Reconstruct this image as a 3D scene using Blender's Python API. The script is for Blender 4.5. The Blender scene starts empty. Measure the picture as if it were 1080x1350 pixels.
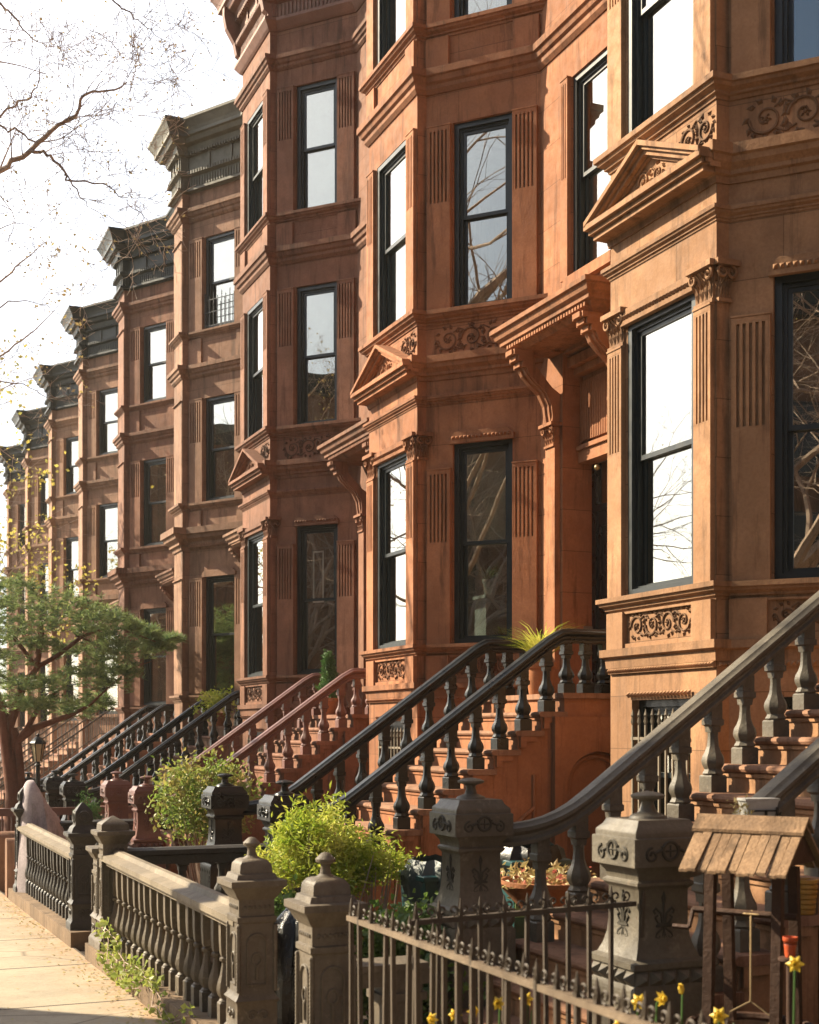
import bpy, math, random
from math import sin, cos, tan, pi, radians, sqrt, atan2
from mathutils import Vector, Matrix, noise
C = bpy.context.scene.collection
R = random.Random(7)
# ------------------------------------------------------------------ camera
TH = radians(22.75); FPX = 1800.0; EYE = 2.05; HY = 962.0
cam_d = bpy.data.cameras.new('camera'); cam = bpy.data.objects.new('camera', cam_d); C.objects.link(cam)
cam.location = (0, 0, EYE); cam.rotation_euler = (pi/2, 0, -TH)
cam_d.sensor_fit = 'HORIZONTAL'; cam_d.sensor_width = 36; cam_d.lens = 36*FPX/1080
cam_d.shift_y = (HY-675)/1080; cam_d.clip_end = 2000; cam_d.dof.use_dof = True; cam_d.dof.focus_distance = 14.5; cam_d.dof.aperture_fstop = 5.0; cam_d.clip_start = 0.1
bpy.context.scene.camera = cam
def at(px, py, D):
    s = (px-540)/FPX*D
    return Vector((sin(TH)*D+cos(TH)*s, cos(TH)*D-sin(TH)*s, EYE+(HY-py)/FPX*D))
SLOPE = 0.0246
def gz(y): return -SLOPE*(y-9.7)
# ------------------------------------------------------------------ mesh builder
class MB:
    def __init__(s): s.v = []; s.f = []
    def add(s, vs, fs):
        n = len(s.v); s.v.extend([tuple(v) for v in vs]); s.f.extend([tuple(i+n for i in f) for f in fs])
    def box(s, x0, x1, y0, y1, z0, z1):
        s.add([(x0,y0,z0),(x1,y0,z0),(x1,y1,z0),(x0,y1,z0),(x0,y0,z1),(x1,y0,z1),(x1,y1,z1),(x0,y1,z1)],
              [(0,3,2,1),(4,5,6,7),(0,1,5,4),(1,2,6,5),(2,3,7,6),(3,0,4,7)])
    def fbox(s, F, a0, a1, o0, o1, z0, z1):
        p = F
        s.add([p(a0,o0,z0),p(a1,o0,z0),p(a1,o1,z0),p(a0,o1,z0),p(a0,o0,z1),p(a1,o0,z1),p(a1,o1,z1),p(a0,o1,z1)],
              [(0,3,2,1),(4,5,6,7),(0,1,5,4),(1,2,6,5),(2,3,7,6),(3,0,4,7)])
    def tube(s, pts, rad, n=6, cap=True):
        pts = [Vector(p) for p in pts]; m = len(pts)
        if m < 2: return
        if not hasattr(rad, '__len__'): rad = [rad]*m
        t0 = (pts[1]-pts[0]).normalized()
        up = Vector((0,0,1)) if abs(t0.z) < .9 else Vector((1,0,0))
        nx = t0.cross(up).normalized(); base = len(s.v)
        for i in range(m):
            t = (pts[min(i+1,m-1)]-pts[max(i-1,0)])
            if t.length < 1e-9: t = t0
            t = t.normalized(); nx = (nx - t*nx.dot(t))
            if nx.length < 1e-6: nx = t.cross(Vector((.3,.7,.1)))
            nx = nx.normalized(); ny = t.cross(nx)
            for k in range(n):
                a = 2*pi*k/n
                s.v.append(tuple(pts[i]+nx*(cos(a)*rad[i])+ny*(sin(a)*rad[i])))
        for i in range(m-1):
            for k in range(n):
                a = base+i*n+k; b = base+i*n+(k+1)%n
                s.f.append((a, b, b+n, a+n))
        if cap:
            s.f.append(tuple(base+k for k in range(n))[::-1]); s.f.append(tuple(base+(m-1)*n+k for k in range(n)))
    def lathe(s, prof, n=12, c=(0,0,0), rot=0, sx=1, sy=1):
        base = len(s.v)
        for r, z in prof:
            for k in range(n):
                a = rot+2*pi*k/n
                s.v.append((c[0]+r*cos(a)*sx, c[1]+r*sin(a)*sy, c[2]+z))
        for i in range(len(prof)-1):
            for k in range(n):
                a = base+i*n+k; b = base+i*n+(k+1)%n
                s.f.append((a, b, b+n, a+n))
        s.f.append(tuple(base+k for k in range(n))[::-1]); s.f.append(tuple(base+(len(prof)-1)*n+k for k in range(n)))
    def sq(s, prof, c=(0,0,0), sx=1, sy=1):   # square-section lathe, prof = half widths
        s.lathe([(r*sqrt(2), z) for r, z in prof], 4, c, pi/4, sx, sy)
    def extrude(s, poly, vec):     # planar polygon (3D points) along a vector
        n = len(poly); vec = Vector(vec)
        vs = [Vector(p) for p in poly]; vs += [v+vec for v in vs]
        s.add(vs, [tuple(range(n))[::-1], tuple(range(n, 2*n))]+[(i,(i+1)%n,(i+1)%n+n,i+n) for i in range(n)])
    def blob(s, c, r, sz=1.0, n=6, m=4):
        pr = [(max(.001, r*sin(pi*i/m)), -r*sz*cos(pi*i/m)) for i in range(m+1)]
        s.lathe(pr, n, c)
    def mesh(s, name, mat, smooth=True):
        me = bpy.data.meshes.new(name); me.from_pydata(s.v, [], s.f)
        if mat is not None:
            for m_ in (mat if isinstance(mat, (list, tuple)) else [mat]): me.materials.append(m_)
        if smooth:
            me.polygons.foreach_set('use_smooth', [True]*len(me.polygons))
            me.update(); me.set_sharp_from_angle(angle=radians(38))
        me.update(); return me
    def build(s, name, mat, parent=None, loc=(0,0,0), smooth=True, **k):
        return put(s.mesh(name, mat, smooth), name, parent, loc, **k)
def tilt(o, k=.012):
    o.rotation_euler = (R.uniform(-k,k), R.uniform(-k,k), R.uniform(-.06,.06)); return o
def put(me, name, parent=None, loc=(0,0,0), label=None, cat=None, group=None, kind=None, rotz=0, scale=None):
    o = bpy.data.objects.new(name, me); C.objects.link(o); o.parent = parent; o.location = loc
    if rotz: o.rotation_euler = (0,0,rotz)
    if scale: o.scale = scale
    if label: o['label'] = label
    if cat: o['category'] = cat
    if group: o['group'] = group
    if kind: o['kind'] = kind
    return o
def thing(name, label, cat, loc=(0,0,0), rotz=0, group=None):
    return put(None, name, None, loc, label, cat, group, None, rotz)
def frame(P, Q, flip=1):
    P = Vector((P[0], P[1], 0)); Q = Vector((Q[0], Q[1], 0)); u = (Q-P).normalized(); n = Vector((u.y, -u.x, 0))*flip
    def f(a, o, z): return (P.x+u.x*a+n.x*o, P.y+u.y*a+n.y*o, z)
    f.len = (Q-P).length; return f
# ------------------------------------------------------------------ materials
def newmat(name):
    m = bpy.data.materials.new(name); m.use_nodes = True; nt = m.node_tree; nt.nodes.clear()
    return m, nt, nt.nodes, nt.links
def mixc(nt, fac, a, b, mode='MIX'):
    n = nt.nodes.new('ShaderNodeMix'); n.data_type = 'RGBA'; n.blend_type = mode
    for sock, v in ((n.inputs[0], fac), (n.inputs[6], a), (n.inputs[7], b)):
        if isinstance(v, bpy.types.NodeSocket): nt.links.new(v, sock)
        elif isinstance(v, (int, float)): sock.default_value = v
        else: sock.default_value = (v[0], v[1], v[2], 1)
    return n.outputs[2]
def ramp(nt, fac, p0, p1, v0=0.0, v1=1.0):
    n = nt.nodes.new('ShaderNodeMapRange'); n.inputs[1].default_value = p0; n.inputs[2].default_value = p1
    n.inputs[3].default_value = v0; n.inputs[4].default_value = v1; nt.links.new(fac, n.inputs[0]); return n.outputs[0]
def noi(nt, vec, scale, det=4, rough=.55, sc3=None):
    if sc3:
        mp = nt.nodes.new('ShaderNodeMapping'); nt.links.new(vec, mp.inputs[0]); mp.inputs[3].default_value = sc3; vec = mp.outputs[0]
    n = nt.nodes.new('ShaderNodeTexNoise'); n.inputs['Scale'].default_value = scale; n.inputs['Detail'].default_value = det
    n.inputs['Roughness'].default_value = rough; nt.links.new(vec, n.inputs['Vector']); return n.outputs['Fac']
def surf(name, col, dark=None, rough=.85, bump=.25, big=1.3, fine=40, streak=.5, joints=False, spec=.3, metal=0.0, edge=0.006, light=None):
    m, nt, N, L = newmat(name)
    out = N.new('ShaderNodeOutputMaterial'); b = N.new('ShaderNodeBsdfPrincipled'); L.new(b.outputs[0], out.inputs[0])
    g = N.new('ShaderNodeNewGeometry'); pos = g.outputs['Position']
    K = .76; col = tuple(c*K for c in col); dark = tuple(c*K for c in dark) if dark else tuple(c*.6 for c in col)
    light = light or tuple(min(1, c*1.25) for c in col)
    c1 = mixc(nt, ramp(nt, noi(nt, pos, big, 5, .6), .40, .62), tuple(c*.86 for c in col), light)
    c1 = mixc(nt, ramp(nt, noi(nt, pos, 4.5, 6, .7), .50, .64, 0, .45), c1, tuple(c*.74 for c in col))
    c2 = mixc(nt, ramp(nt, noi(nt, pos, 3.2, 6, .65, (1.3, 1.3, .35)), .52, .78, 0, streak), c1, dark)
    c3 = mixc(nt, ramp(nt, noi(nt, pos, fine, 3, .6), .35, .75, 0, .35), c2, dark)
    h = noi(nt, pos, fine, 5, .65); h2 = noi(nt, pos, 6, 4, .6)
    ad = N.new('ShaderNodeMath'); ad.operation = 'ADD'; L.new(h, ad.inputs[0]); L.new(h2, ad.inputs[1]); hh = ad.outputs[0]
    c3 = mixc(nt, ramp(nt, noi(nt, pos, 2.4, 7, .72, (2.6, 2.6, .28)), .52, .65, 0, .78 if streak > .35 and rough >= .8 and not metal else 0), c3, tuple(c*.38 for c in col))
    if spec >= .35 and rough <= .56 and bump >= .12:
        c3 = mixc(nt, ramp(nt, noi(nt, pos, 22, 4, .65), .66, .69, 0, .8), c3, (.085, .045, .025))
        c3 = mixc(nt, ramp(nt, noi(nt, pos, 11, 5, .7), .60, .66, 0, .4), c3, tuple(min(1, c*1.9+.01) for c in col))
    if joints:
        tc = N.new('ShaderNodeTexCoord'); sp = N.new('ShaderNodeSeparateXYZ'); L.new(tc.outputs['Object'], sp.inputs[0])
        mm_ = N.new('ShaderNodeMath'); mm_.operation = 'MULTIPLY_ADD'; L.new(sp.outputs[0], mm_.inputs[0]); mm_.inputs[1].default_value = -.6; L.new(sp.outputs[1], mm_.inputs[2])
        cb = N.new('ShaderNodeCombineXYZ'); L.new(mm_.outputs[0], cb.inputs[0]); L.new(sp.outputs[2], cb.inputs[1])
        br = N.new('ShaderNodeTexBrick'); L.new(cb.outputs[0], br.inputs[0]); br.inputs['Scale'].default_value = 1
        br.inputs['Brick Width'].default_value = 1.13; br.inputs['Row Height'].default_value = .47; br.inputs['Mortar Size'].default_value = .004
        br.inputs['Mortar Smooth'].default_value = .3
        br.inputs['Color1'].default_value = (.78, .76, .75, 1); br.inputs['Color2'].default_value = (1, 1, 1, 1); br.inputs['Mortar'].default_value = (.35, .33, .3, 1)
        c3 = mixc(nt, .85, c3, br.outputs['Color'], 'MULTIPLY')
        s2 = N.new('ShaderNodeMath'); s2.operation = 'SUBTRACT'; L.new(hh, s2.inputs[0]); L.new(br.outputs['Fac'], s2.inputs[1]); hh = s2.outputs[0]
    L.new(c3, b.inputs['Base Color'])
    bp = N.new('ShaderNodeBump'); bp.inputs['Strength'].default_value = bump; bp.inputs['Distance'].default_value = .012
    L.new(hh, bp.inputs['Height']); L.new(bp.outputs[0], b.inputs['Normal'])
    if edge:
        be = N.new('ShaderNodeBevel'); be.samples = 2; be.inputs[0].default_value = edge; L.new(be.outputs[0], bp.inputs['Normal'])
    L.new(ramp(nt, noi(nt, pos, 9, 4), .3, .7, rough-.08, min(1, rough+.08)), b.inputs['Roughness'])
    b.inputs['Specular IOR Level'].default_value = spec; b.inputs['Metallic'].default_value = metal
    return m
def leafmat(name, cols, rough=.5, trans=.45):
    m, nt, N, L = newmat(name)
    out = N.new('ShaderNodeOutputMaterial'); d = N.new('ShaderNodeBsdfDiffuse'); t = N.new('ShaderNodeBsdfTranslucent')
    gl = N.new('ShaderNodeBsdfGlossy'); gl.inputs['Roughness'].default_value = rough
    g = N.new('ShaderNodeNewGeometry'); rnd = g.outputs['Random Per Island']
    c = mixc(nt, rnd, cols[0], cols[1])
    if len(cols) > 2: c = mixc(nt, ramp(nt, noi(nt, g.outputs['Position'], 3.5, 3), .45, .62), c, cols[2])
    L.new(c, d.inputs[0]); L.new(c, t.inputs[0])
    a = N.new('ShaderNodeMixShader'); a.inputs[0].default_value = trans; L.new(d.outputs[0], a.inputs[1]); L.new(t.outputs[0], a.inputs[2])
    b = N.new('ShaderNodeMixShader'); b.inputs[0].default_value = .04; L.new(a.outputs[0], b.inputs[1]); L.new(gl.outputs[0], b.inputs[2])
    L.new(b.outputs[0], out.inputs[0]); return m
def glassmat(name='window glass', ior=2.35, tint=(.75,.8,.78)):
    m, nt, N, L = newmat(name)
    out = N.new('ShaderNodeOutputMaterial'); tr = N.new('ShaderNodeBsdfTransparent'); tr.inputs[0].default_value = (*tint, 1)
    gl = N.new('ShaderNodeBsdfGlossy'); gl.inputs['Roughness'].default_value = .008; gl.inputs[0].default_value = (1.0,.95,.86,1)
    g = N.new('ShaderNodeNewGeometry')
    bp = N.new('ShaderNodeBump'); bp.inputs['Strength'].default_value = .03; bp.inputs['Distance'].default_value = .03
    L.new(noi(nt, g.outputs['Position'], 1.6, 1), bp.inputs['Height']); L.new(bp.outputs[0], gl.inputs['Normal'])
    dt = N.new('ShaderNodeVectorMath'); dt.operation = 'DOT_PRODUCT'; L.new(g.outputs['Incoming'], dt.inputs[0]); L.new(g.outputs['Normal'], dt.inputs[1])
    def mth(op, a, b=None):
        q = N.new('ShaderNodeMath'); q.operation = op
        for i_, v_ in enumerate((a, b)):
            if v_ is None: continue
            if isinstance(v_, (int, float)): q.inputs[i_].default_value = v_
            else: L.new(v_, q.inputs[i_])
        return q.outputs[0]
    sch = mth('ADD', mth('MULTIPLY', mth('POWER', mth('SUBTRACT', 1.0, mth('ABSOLUTE', dt.outputs['Value'])), 4.4), .48), .30)
    mx = N.new('ShaderNodeMixShader'); L.new(sch, mx.inputs[0]); L.new(tr.outputs[0], mx.inputs[1]); L.new(gl.outputs[0], mx.inputs[2])
    L.new(mx.outputs[0], out.inputs[0]); return m
ST = {
 1: surf('tan brownstone', (.48,.258,.130), (.24,.112,.055), joints=False, streak=.45),
 2: surf('orange brownstone', (.45,.188,.085), (.25,.095,.045), streak=.4),
 3: surf('weathered brownstone', (.30,.140,.082), (.14,.062,.038), streak=.7, bump=.35),
 4: surf('aged brownstone', (.37,.205,.125), (.20,.10,.06), streak=.6, bump=.35),
 5: surf('pale brownstone', (.42,.235,.14), (.24,.13,.075), streak=.5),
}
STJ = {
 1: surf('tan brownstone wall', (.48,.258,.130), (.24,.112,.055), joints=True, streak=.45),
 2: surf('orange brownstone wall', (.45,.188,.085), (.25,.095,.045), joints=True, streak=.4),
 3: surf('weathered brownstone wall', (.30,.140,.082), (.14,.062,.038), joints=True, streak=.7, bump=.35),
 4: surf('aged brownstone wall', (.37,.205,.125), (.20,.10,.06), joints=True, streak=.6, bump=.35),
 5: surf('pale brownstone wall', (.42,.235,.14), (.24,.13,.075), joints=True, streak=.5),
}
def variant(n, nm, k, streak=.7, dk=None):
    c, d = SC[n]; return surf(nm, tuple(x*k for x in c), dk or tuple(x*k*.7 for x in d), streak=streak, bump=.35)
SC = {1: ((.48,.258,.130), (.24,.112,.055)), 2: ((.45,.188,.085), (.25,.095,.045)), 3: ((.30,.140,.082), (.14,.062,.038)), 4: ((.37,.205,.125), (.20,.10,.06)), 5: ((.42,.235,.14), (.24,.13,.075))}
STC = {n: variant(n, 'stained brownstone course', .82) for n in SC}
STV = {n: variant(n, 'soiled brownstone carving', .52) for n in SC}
STH = {n: variant(n, 'lichened brownstone hood', .85, .9, (.05,.035,.018)) for n in SC}
M = {
 'step': surf('brownstone step', (.37,.195,.115), (.20,.095,.055), streak=.5, bump=.3),
 'step3': surf('worn brownstone step', (.33,.16,.10), (.18,.085,.05), streak=.6, bump=.35),
 'frame': surf('dark green window paint', (.010,.018,.019), (.004,.007,.008), rough=.42, bump=.05, streak=.3, spec=.5, edge=.003),
 'black': surf('black iron paint', (.010,.012,.012), (.004,.004,.004), rough=.33, bump=.22, streak=.6, spec=.35, edge=.005),
 'greyiron': surf('grey-brown iron paint', (.165,.142,.106), (.055,.044,.032), rough=.5, bump=.35, streak=.7, spec=.35, edge=.005),
 'fenceiron': surf('weathered fence iron', (.175,.142,.103), (.06,.047,.035), rough=.55, bump=.45, streak=.8, spec=.35, edge=.005),
 'darkfence': surf('dark weathered fence iron', (.055,.050,.043), (.02,.018,.016), rough=.5, bump=.4, streak=.7, spec=.35, edge=.005),
 'redrail': surf('red brown iron paint', (.185,.075,.058), (.08,.03,.024), rough=.42, bump=.15, streak=.4, spec=.5, edge=.005),
 'rust': surf('rusty wrought iron', (.10,.075,.052), (.035,.022,.015), rough=.6, bump=.3, streak=.6, spec=.4, edge=0, fine=70),
 'cap': surf('bleached rail cap', (.28,.23,.165), (.13,.10,.07), rough=.7, bump=.3, streak=.6, edge=.005),
 'railtan': surf('sun-bleached iron rail', (.26,.195,.135), (.09,.06,.04), rough=.6, bump=.3, streak=.7, edge=0, fine=60),
 'carve': surf('dark carved line', (.085,.075,.058), rough=.8, edge=0),
 'plinth': surf('sandstone kerb', (.27,.185,.115), (.13,.085,.05), bump=.5, streak=.6),
 'olivec': surf('olive grey cornice paint', (.15,.135,.095), (.08,.07,.05), rough=.6, streak=.4, edge=.004),
 'darkc': surf('dark green cornice paint', (.010,.018,.015), (.005,.008,.007), rough=.5, streak=.4, edge=.004),
 'brownc': surf('brown cornice paint', (.27,.13,.085), (.14,.065,.042), rough=.6, streak=.4, edge=.004),
 'room': surf('plaster room wall', (.95,.82,.60), rough=.9, bump=.05, edge=0),
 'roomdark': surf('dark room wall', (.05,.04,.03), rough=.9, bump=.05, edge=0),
 'blind': surf('cream roller blind', (.62,.58,.50), (.5,.46,.4), rough=.8, bump=.05, edge=0, streak=.2),
 'shade': surf('olive linen shade', (.95,.86,.66), rough=.9, bump=.1, edge=0, streak=.3),
 'curtain': surf('white net curtain', (.7,.69,.65), rough=.85, bump=.05, edge=0, streak=.1),
 'door': surf('black door paint', (.012,.013,.013), rough=.3, bump=.05, spec=.6),
 'roof': surf('tar roof', (.04,.04,.04), rough=.9),
 'terra': surf('terracotta', (.50,.20,.085), (.30,.12,.05), rough=.8, edge=.004),
 'yellowpot': surf('ochre glazed pot', (.55,.27,.04), (.35,.15,.02), rough=.45, spec=.5),
 'redpot': surf('red plastic pot', (.60,.10,.03), rough=.45, spec=.5),
 'white': surf('white painted metal', (.70,.68,.62), (.4,.38,.34), rough=.5, streak=.5, edge=.004),
 'wood': surf('weathered cedar', (.36,.225,.125), (.07,.035,.018), rough=.8, bump=.6, streak=.8, fine=60, big=5, edge=.003),
 'wooddark': surf('dark wet wood', (.085,.042,.025), (.03,.015,.01), rough=.7, bump=.5, streak=.7, edge=.003),
 'rope': surf('hemp rope', (.42,.30,.16), rough=.9, edge=0),
 'teal': surf('teal plastic bin', (.012,.075,.075), rough=.45, spec=.5),
 'greencard': surf('green card', (.25,.42,.16), (.5,.6,.4), rough=.6, edge=0),
 'soil': surf('dark garden soil', (.055,.035,.022), (.02,.013,.009), rough=.95, bump=.9, edge=0, fine=60),
 'cloth': surf('lavender grey dust sheet', (.62,.54,.56), (.16,.13,.14), rough=.85, edge=0),
 'brass': surf('brass plate', (.5,.38,.2), rough=.35, metal=.8),
 'bark': surf('grey brown bark', (.17,.115,.08), (.07,.045,.03), rough=.9, bump=.8, edge=0, fine=30),
 'twig': surf('pinkish twig bark', (.55,.42,.34), (.36,.26,.20), rough=.9, bump=.3, edge=0),
 'pinebark': surf('red pine bark', (.22,.085,.05), (.08,.03,.02), rough=.9, bump=.9, edge=0, fine=30),
 'bag': surf('black refuse sack', (.012,.013,.014), rough=.22, spec=.6, bump=.9, big=9, fine=14, edge=0),
 'clearbag': surf('clear plastic liner', (.07,.09,.09), rough=.5, spec=.4, bump=.9, fine=16, edge=0),
 'lampglass': surf('frosted lamp glass', (.55,.45,.28), rough=.3, edge=0),
 'asphalt': surf('asphalt', (.05,.05,.052), rough=.9, edge=0),
 'brick': surf('red brick', (.25,.10,.07), rough=.9, edge=0),
}
GL = glassmat()
LEAF = {
 'lime': leafmat('lime green leaves', ((.52,.58,.07),(.20,.32,.03),(.62,.60,.13)), trans=.45),
 'ivy': leafmat('dark green leaves', ((.07,.14,.03),(.17,.26,.05))),
 'olive': leafmat('mixed spring leaves', ((.30,.38,.07),(.13,.24,.045),(.36,.30,.09))),
 'pine': leafmat('pine needles', ((.15,.22,.08),(.30,.36,.12),(.09,.15,.06)), trans=.5),
 'conifer': leafmat('conifer sprays', ((.05,.13,.03),(.10,.20,.05)), trans=.25),
 'yellow': leafmat('young yellow leaves', ((.60,.48,.10),(.42,.42,.10))),
 'vine': leafmat('pale vine leaves', ((.40,.42,.10),(.22,.30,.06))),
 'blade': leafmat('daffodil blades', ((.06,.14,.04),(.10,.20,.05))),
 'petal': leafmat('yellow petals', ((.85,.55,.04),(.85,.62,.08)), trans=.3),
 'bud': leafmat('spring buds', ((.42,.30,.14),(.50,.42,.16)), trans=.3),
 'pink': leafmat('pink petals', ((.55,.12,.10),(.65,.25,.18)), trans=.3),
}
# ------------------------------------------------------------------ house parts
XB, YB, PER = 6.48, 9.11, 6.1
def offset_path(path, pre, post, o, wallx=None):
    """mitred outward offset (outward = left-handed side towards -x) of a plan polyline."""
    pts = [Vector(p) for p in ([pre]+list(path)+[post])]
    res = []
    def nrm(d): d = d.normalized(); return Vector((d.y, -d.x))
    for i in range(1, len(pts)-1):
        d0 = pts[i]-pts[i-1]; d1 = pts[i+1]-pts[i]
        o0 = o1 = o
        if wallx == 'post' and i == len(pts)-2: o1 = 0
        n0 = nrm(d0); n1 = nrm(d1)
        p0 = pts[i]+n0*o0; p1 = pts[i]+n1*o1
        cr = d0.x*d1.y-d0.y*d1.x
        if abs(cr) < 1e-6: res.append(p0 if o0 == o1 else p0); continue
        w = p1-p0; t = (w.x*d1.y-w.y*d1.x)/cr
        res.append(p0+d0*t)
    return res
def sweep(mb, path, pre, post, prof, wallx=None):
    """prof: closed list of (out, z); path runs from far (+y) to near (-y), outward = -x."""
    rows = [offset_path(path, pre, post, o, wallx) for o, z in prof]
    n = len(prof); m = len(path); base = len(mb.v)
    for j in range(m):
        for i in range(n):
            p = rows[i][j]; mb.v.append((p.x, p.y, prof[i][1]))
    for j in range(m-1):
        for i in range(n):
            a = base+j*n+i; b = base+j*n+(i+1)%n
            mb.f.append((a, b, b+n, a+n))
    mb.f.append(tuple(base+i for i in range(n))); mb.f.append(tuple(base+(m-1)*n+i for i in range(n))[::-1])
def wall_face(mb, F, L, z0, z1, ops, depth=.24):
    As = sorted({0, L} | {a for o in ops for a in o[:2]}); Zs = sorted({z0, z1} | {z for o in ops for z in o[2:4]})
    for i in range(len(As)-1):
        for j in range(len(Zs)-1):
            am = (As[i]+As[i+1])/2; zm = (Zs[j]+Zs[j+1])/2
            if any(o[0] < am < o[1] and o[2] < zm < o[3] for o in ops): continue
            mb.add([F(As[i],0,Zs[j]),F(As[i+1],0,Zs[j]),F(As[i+1],0,Zs[j+1]),F(As[i],0,Zs[j+1])], [(0,1,2,3)])
    for o in ops:
        d = -(o[4] if len(o) > 4 else depth)
        a0,a1,b0,b1 = o[:4]
        mb.add([F(a0,0,b0),F(a1,0,b0),F(a1,0,b1),F(a0,0,b1),F(a0,d,b0),F(a1,d,b0),F(a1,d,b1),F(a0,d,b1)],
               [(0,4,5,1),(1,5,6,2),(2,6,7,3),(3,7,4,0)])
def window(parent, F0, a0, a1, z0, z1, blind=None, mat=None, heavy=1.0, sh=.0):
    def F(a, o, z): return F0(a, o+sh, z)
    mb = MB(); w = .062*heavy; e = .002
    # outer frame, stepped
    for (q, oo) in ((0, -.075), (.03*heavy, -.115)):
        ww = w+q
        mb.fbox(F, a0+e, a0+ww, oo-.05, oo, z0+e, z1-e); mb.fbox(F, a1-ww, a1-e, oo-.05, oo, z0+e, z1-e)
        mb.fbox(F, a0+ww, a1-ww, oo-.05, oo-.001, z1-ww, z1-e); mb.fbox(F, a0+ww, a1-ww, oo-.05, oo-.001, z0+e, z0+ww*.8)
    i0, i1, j0, j1 = a0+w+.03*heavy, a1-w-.03*heavy, z0+w*.8, z1-w-.03*heavy
    zm = (j0+j1)/2+.02; t = .038
    # upper sash then lower sash (further in)
    for (b0, b1, oo) in ((zm-.02, j1, -.135), (j0, zm+.02, -.172)):
        mb.fbox(F, i0-.01, i0+t, oo-.03, oo, b0, b1); mb.fbox(F, i1-t, i1+.01, oo-.03, oo, b0, b1)
        mb.fbox(F, i0+t, i1-t, oo-.03, oo+.001, b1-t, b1); mb.fbox(F, i0+t, i1-t, oo-.03, oo+.001, b0, b0+t*1.15)
    ob = mb.build('window', mat or M['frame'], parent)
    g = MB()
    g.fbox(F, i0+t-.004, i1-t+.004, -.152, -.149, zm, j1-t+.004); g.build('glass', GL, ob)
    g = MB()
    g.fbox(F, i0+t-.004, i1-t+.004, -.189, -.186, j0+t-.004, zm); g.build('glass', GL, ob)
    if blind:
        kind, amt = blind
        b = MB(); zz0 = j1-(j1-j0)*amt
        if kind == 'curtain':
            for (c0, c1) in ((i0-.03, i0+(i1-i0)*.38), (i1-(i1-i0)*.30, i1+.03)):
                k = 14; P = []
                for q in range(k+1):
                    a = c0+(c1-c0)*q/k; o = -.27-.022*sin(q*2.1)
                    P.append((a, o))
                for q in range(k):
                    b.add([F(P[q][0],P[q][1],zz0),F(P[q+1][0],P[q+1][1],zz0),F(P[q+1][0],P[q+1][1],j1),F(P[q][0],P[q][1],j1)], [(0,1,2,3)])
            b.build('curtain', M['curtain'], ob)
        else:
            b.fbox(F, i0-.02, i1+.02, -.253, -.247, zz0, j1); b.fbox(F, i0-.02, i1+.02, -.262, -.24, zz0-.02, zz0)
            b.build('blind', M['shade'] if kind == 'shade' else M['blind'], ob)
    return ob
def ribs(mb, F, a0, a1, z0, z1, n, o0=.0, o1=.030):
    # raised fillets with a thin back plate: reads as flutes
    w = (a1-a0)/(2*n+1)
    for i in range(n+1):
        mb.fbox(F, a0+w*2*i, a0+w*(2*i+1), o0, o1, z0+.012, z1-.012)
    mb.fbox(F, a0, a1, o0, o1, z0-.0, z0+.012); mb.fbox(F, a0, a1, o0, o1, z1-.012, z1)
def spiral(F, ca, cz, r, turns, st, dr, o, k=26):
    pts = []
    for i in range(k+1):
        t = i/k; rr = r*(1-.86*t); an = st+dr*turns*2*pi*t
        pts.append(F(ca+rr*cos(an), o, cz+rr*sin(an)))
    return pts
def leafrel(mb, F, a, z, an, ln, w, o=.0):
    # small carved leaf lobe
    u = (cos(an), sin(an)); v = (-sin(an), cos(an))
    P = [(0,0),(ln*.35,w),(ln,0),(ln*.35,-w)]
    pts = [F(a+u[0]*p+v[0]*q, o, z+u[1]*p+v[1]*q) for p, q in P]
    top = F(a+u[0]*ln*.4, o+.022, z+u[1]*ln*.4)
    mb.add(pts+[top], [(0,1,4),(1,2,4),(2,3,4),(3,0,4)])
def scroll_panel(mb, F, a0, a1, z0, z1, n=2, thick=.011, rnd=None):
    rnd = rnd or random.Random(3); h = z1-z0; W = (a1-a0)/n; r = min(h*.40, W*.44)
    for i in range(n):
        ca = a0+W*(i+.5); cz = (z0+z1)/2; d = 1 if i < n/2 else -1
        st = pi if d > 0 else 0
        sp = spiral(F, ca, cz, r, 1.45, st, -d if i % 2 else d, .006)
        mb.tube(sp, [thick*(1.15-.6*k/len(sp)) for k in range(len(sp))], 5)
        for k in range(11):
            an = 2*pi*k/11+rnd.uniform(-.2,.2)
            leafrel(mb, F, ca+r*1.0*cos(an), cz+r*.95*sin(an), an+d*.9, r*.58, r*.20)
        for k in range(5):
            an = 2*pi*k/5+rnd.uniform(-.3,.3); leafrel(mb, F, ca+r*.12*cos(an), cz+r*.12*sin(an), an, r*.26, r*.1)
        c = F(ca, .004, cz); mb.blob(c, thick*1.5)
    for i in range(n-1):
        ca = a0+W*(i+1)
        for s_ in (-1, 1):
            pts = [F(ca-W*.28*q, .006, (z0+z1)/2+s_*(h*.36-h*.12*(abs(q)))) for q in (-1,-.5,0,.5,1)]
            mb.tube(pts, thick*.7, 5)
            leafrel(mb, F, ca, (z0+z1)/2, s_*pi/2, h*.34, h*.07)
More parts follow.
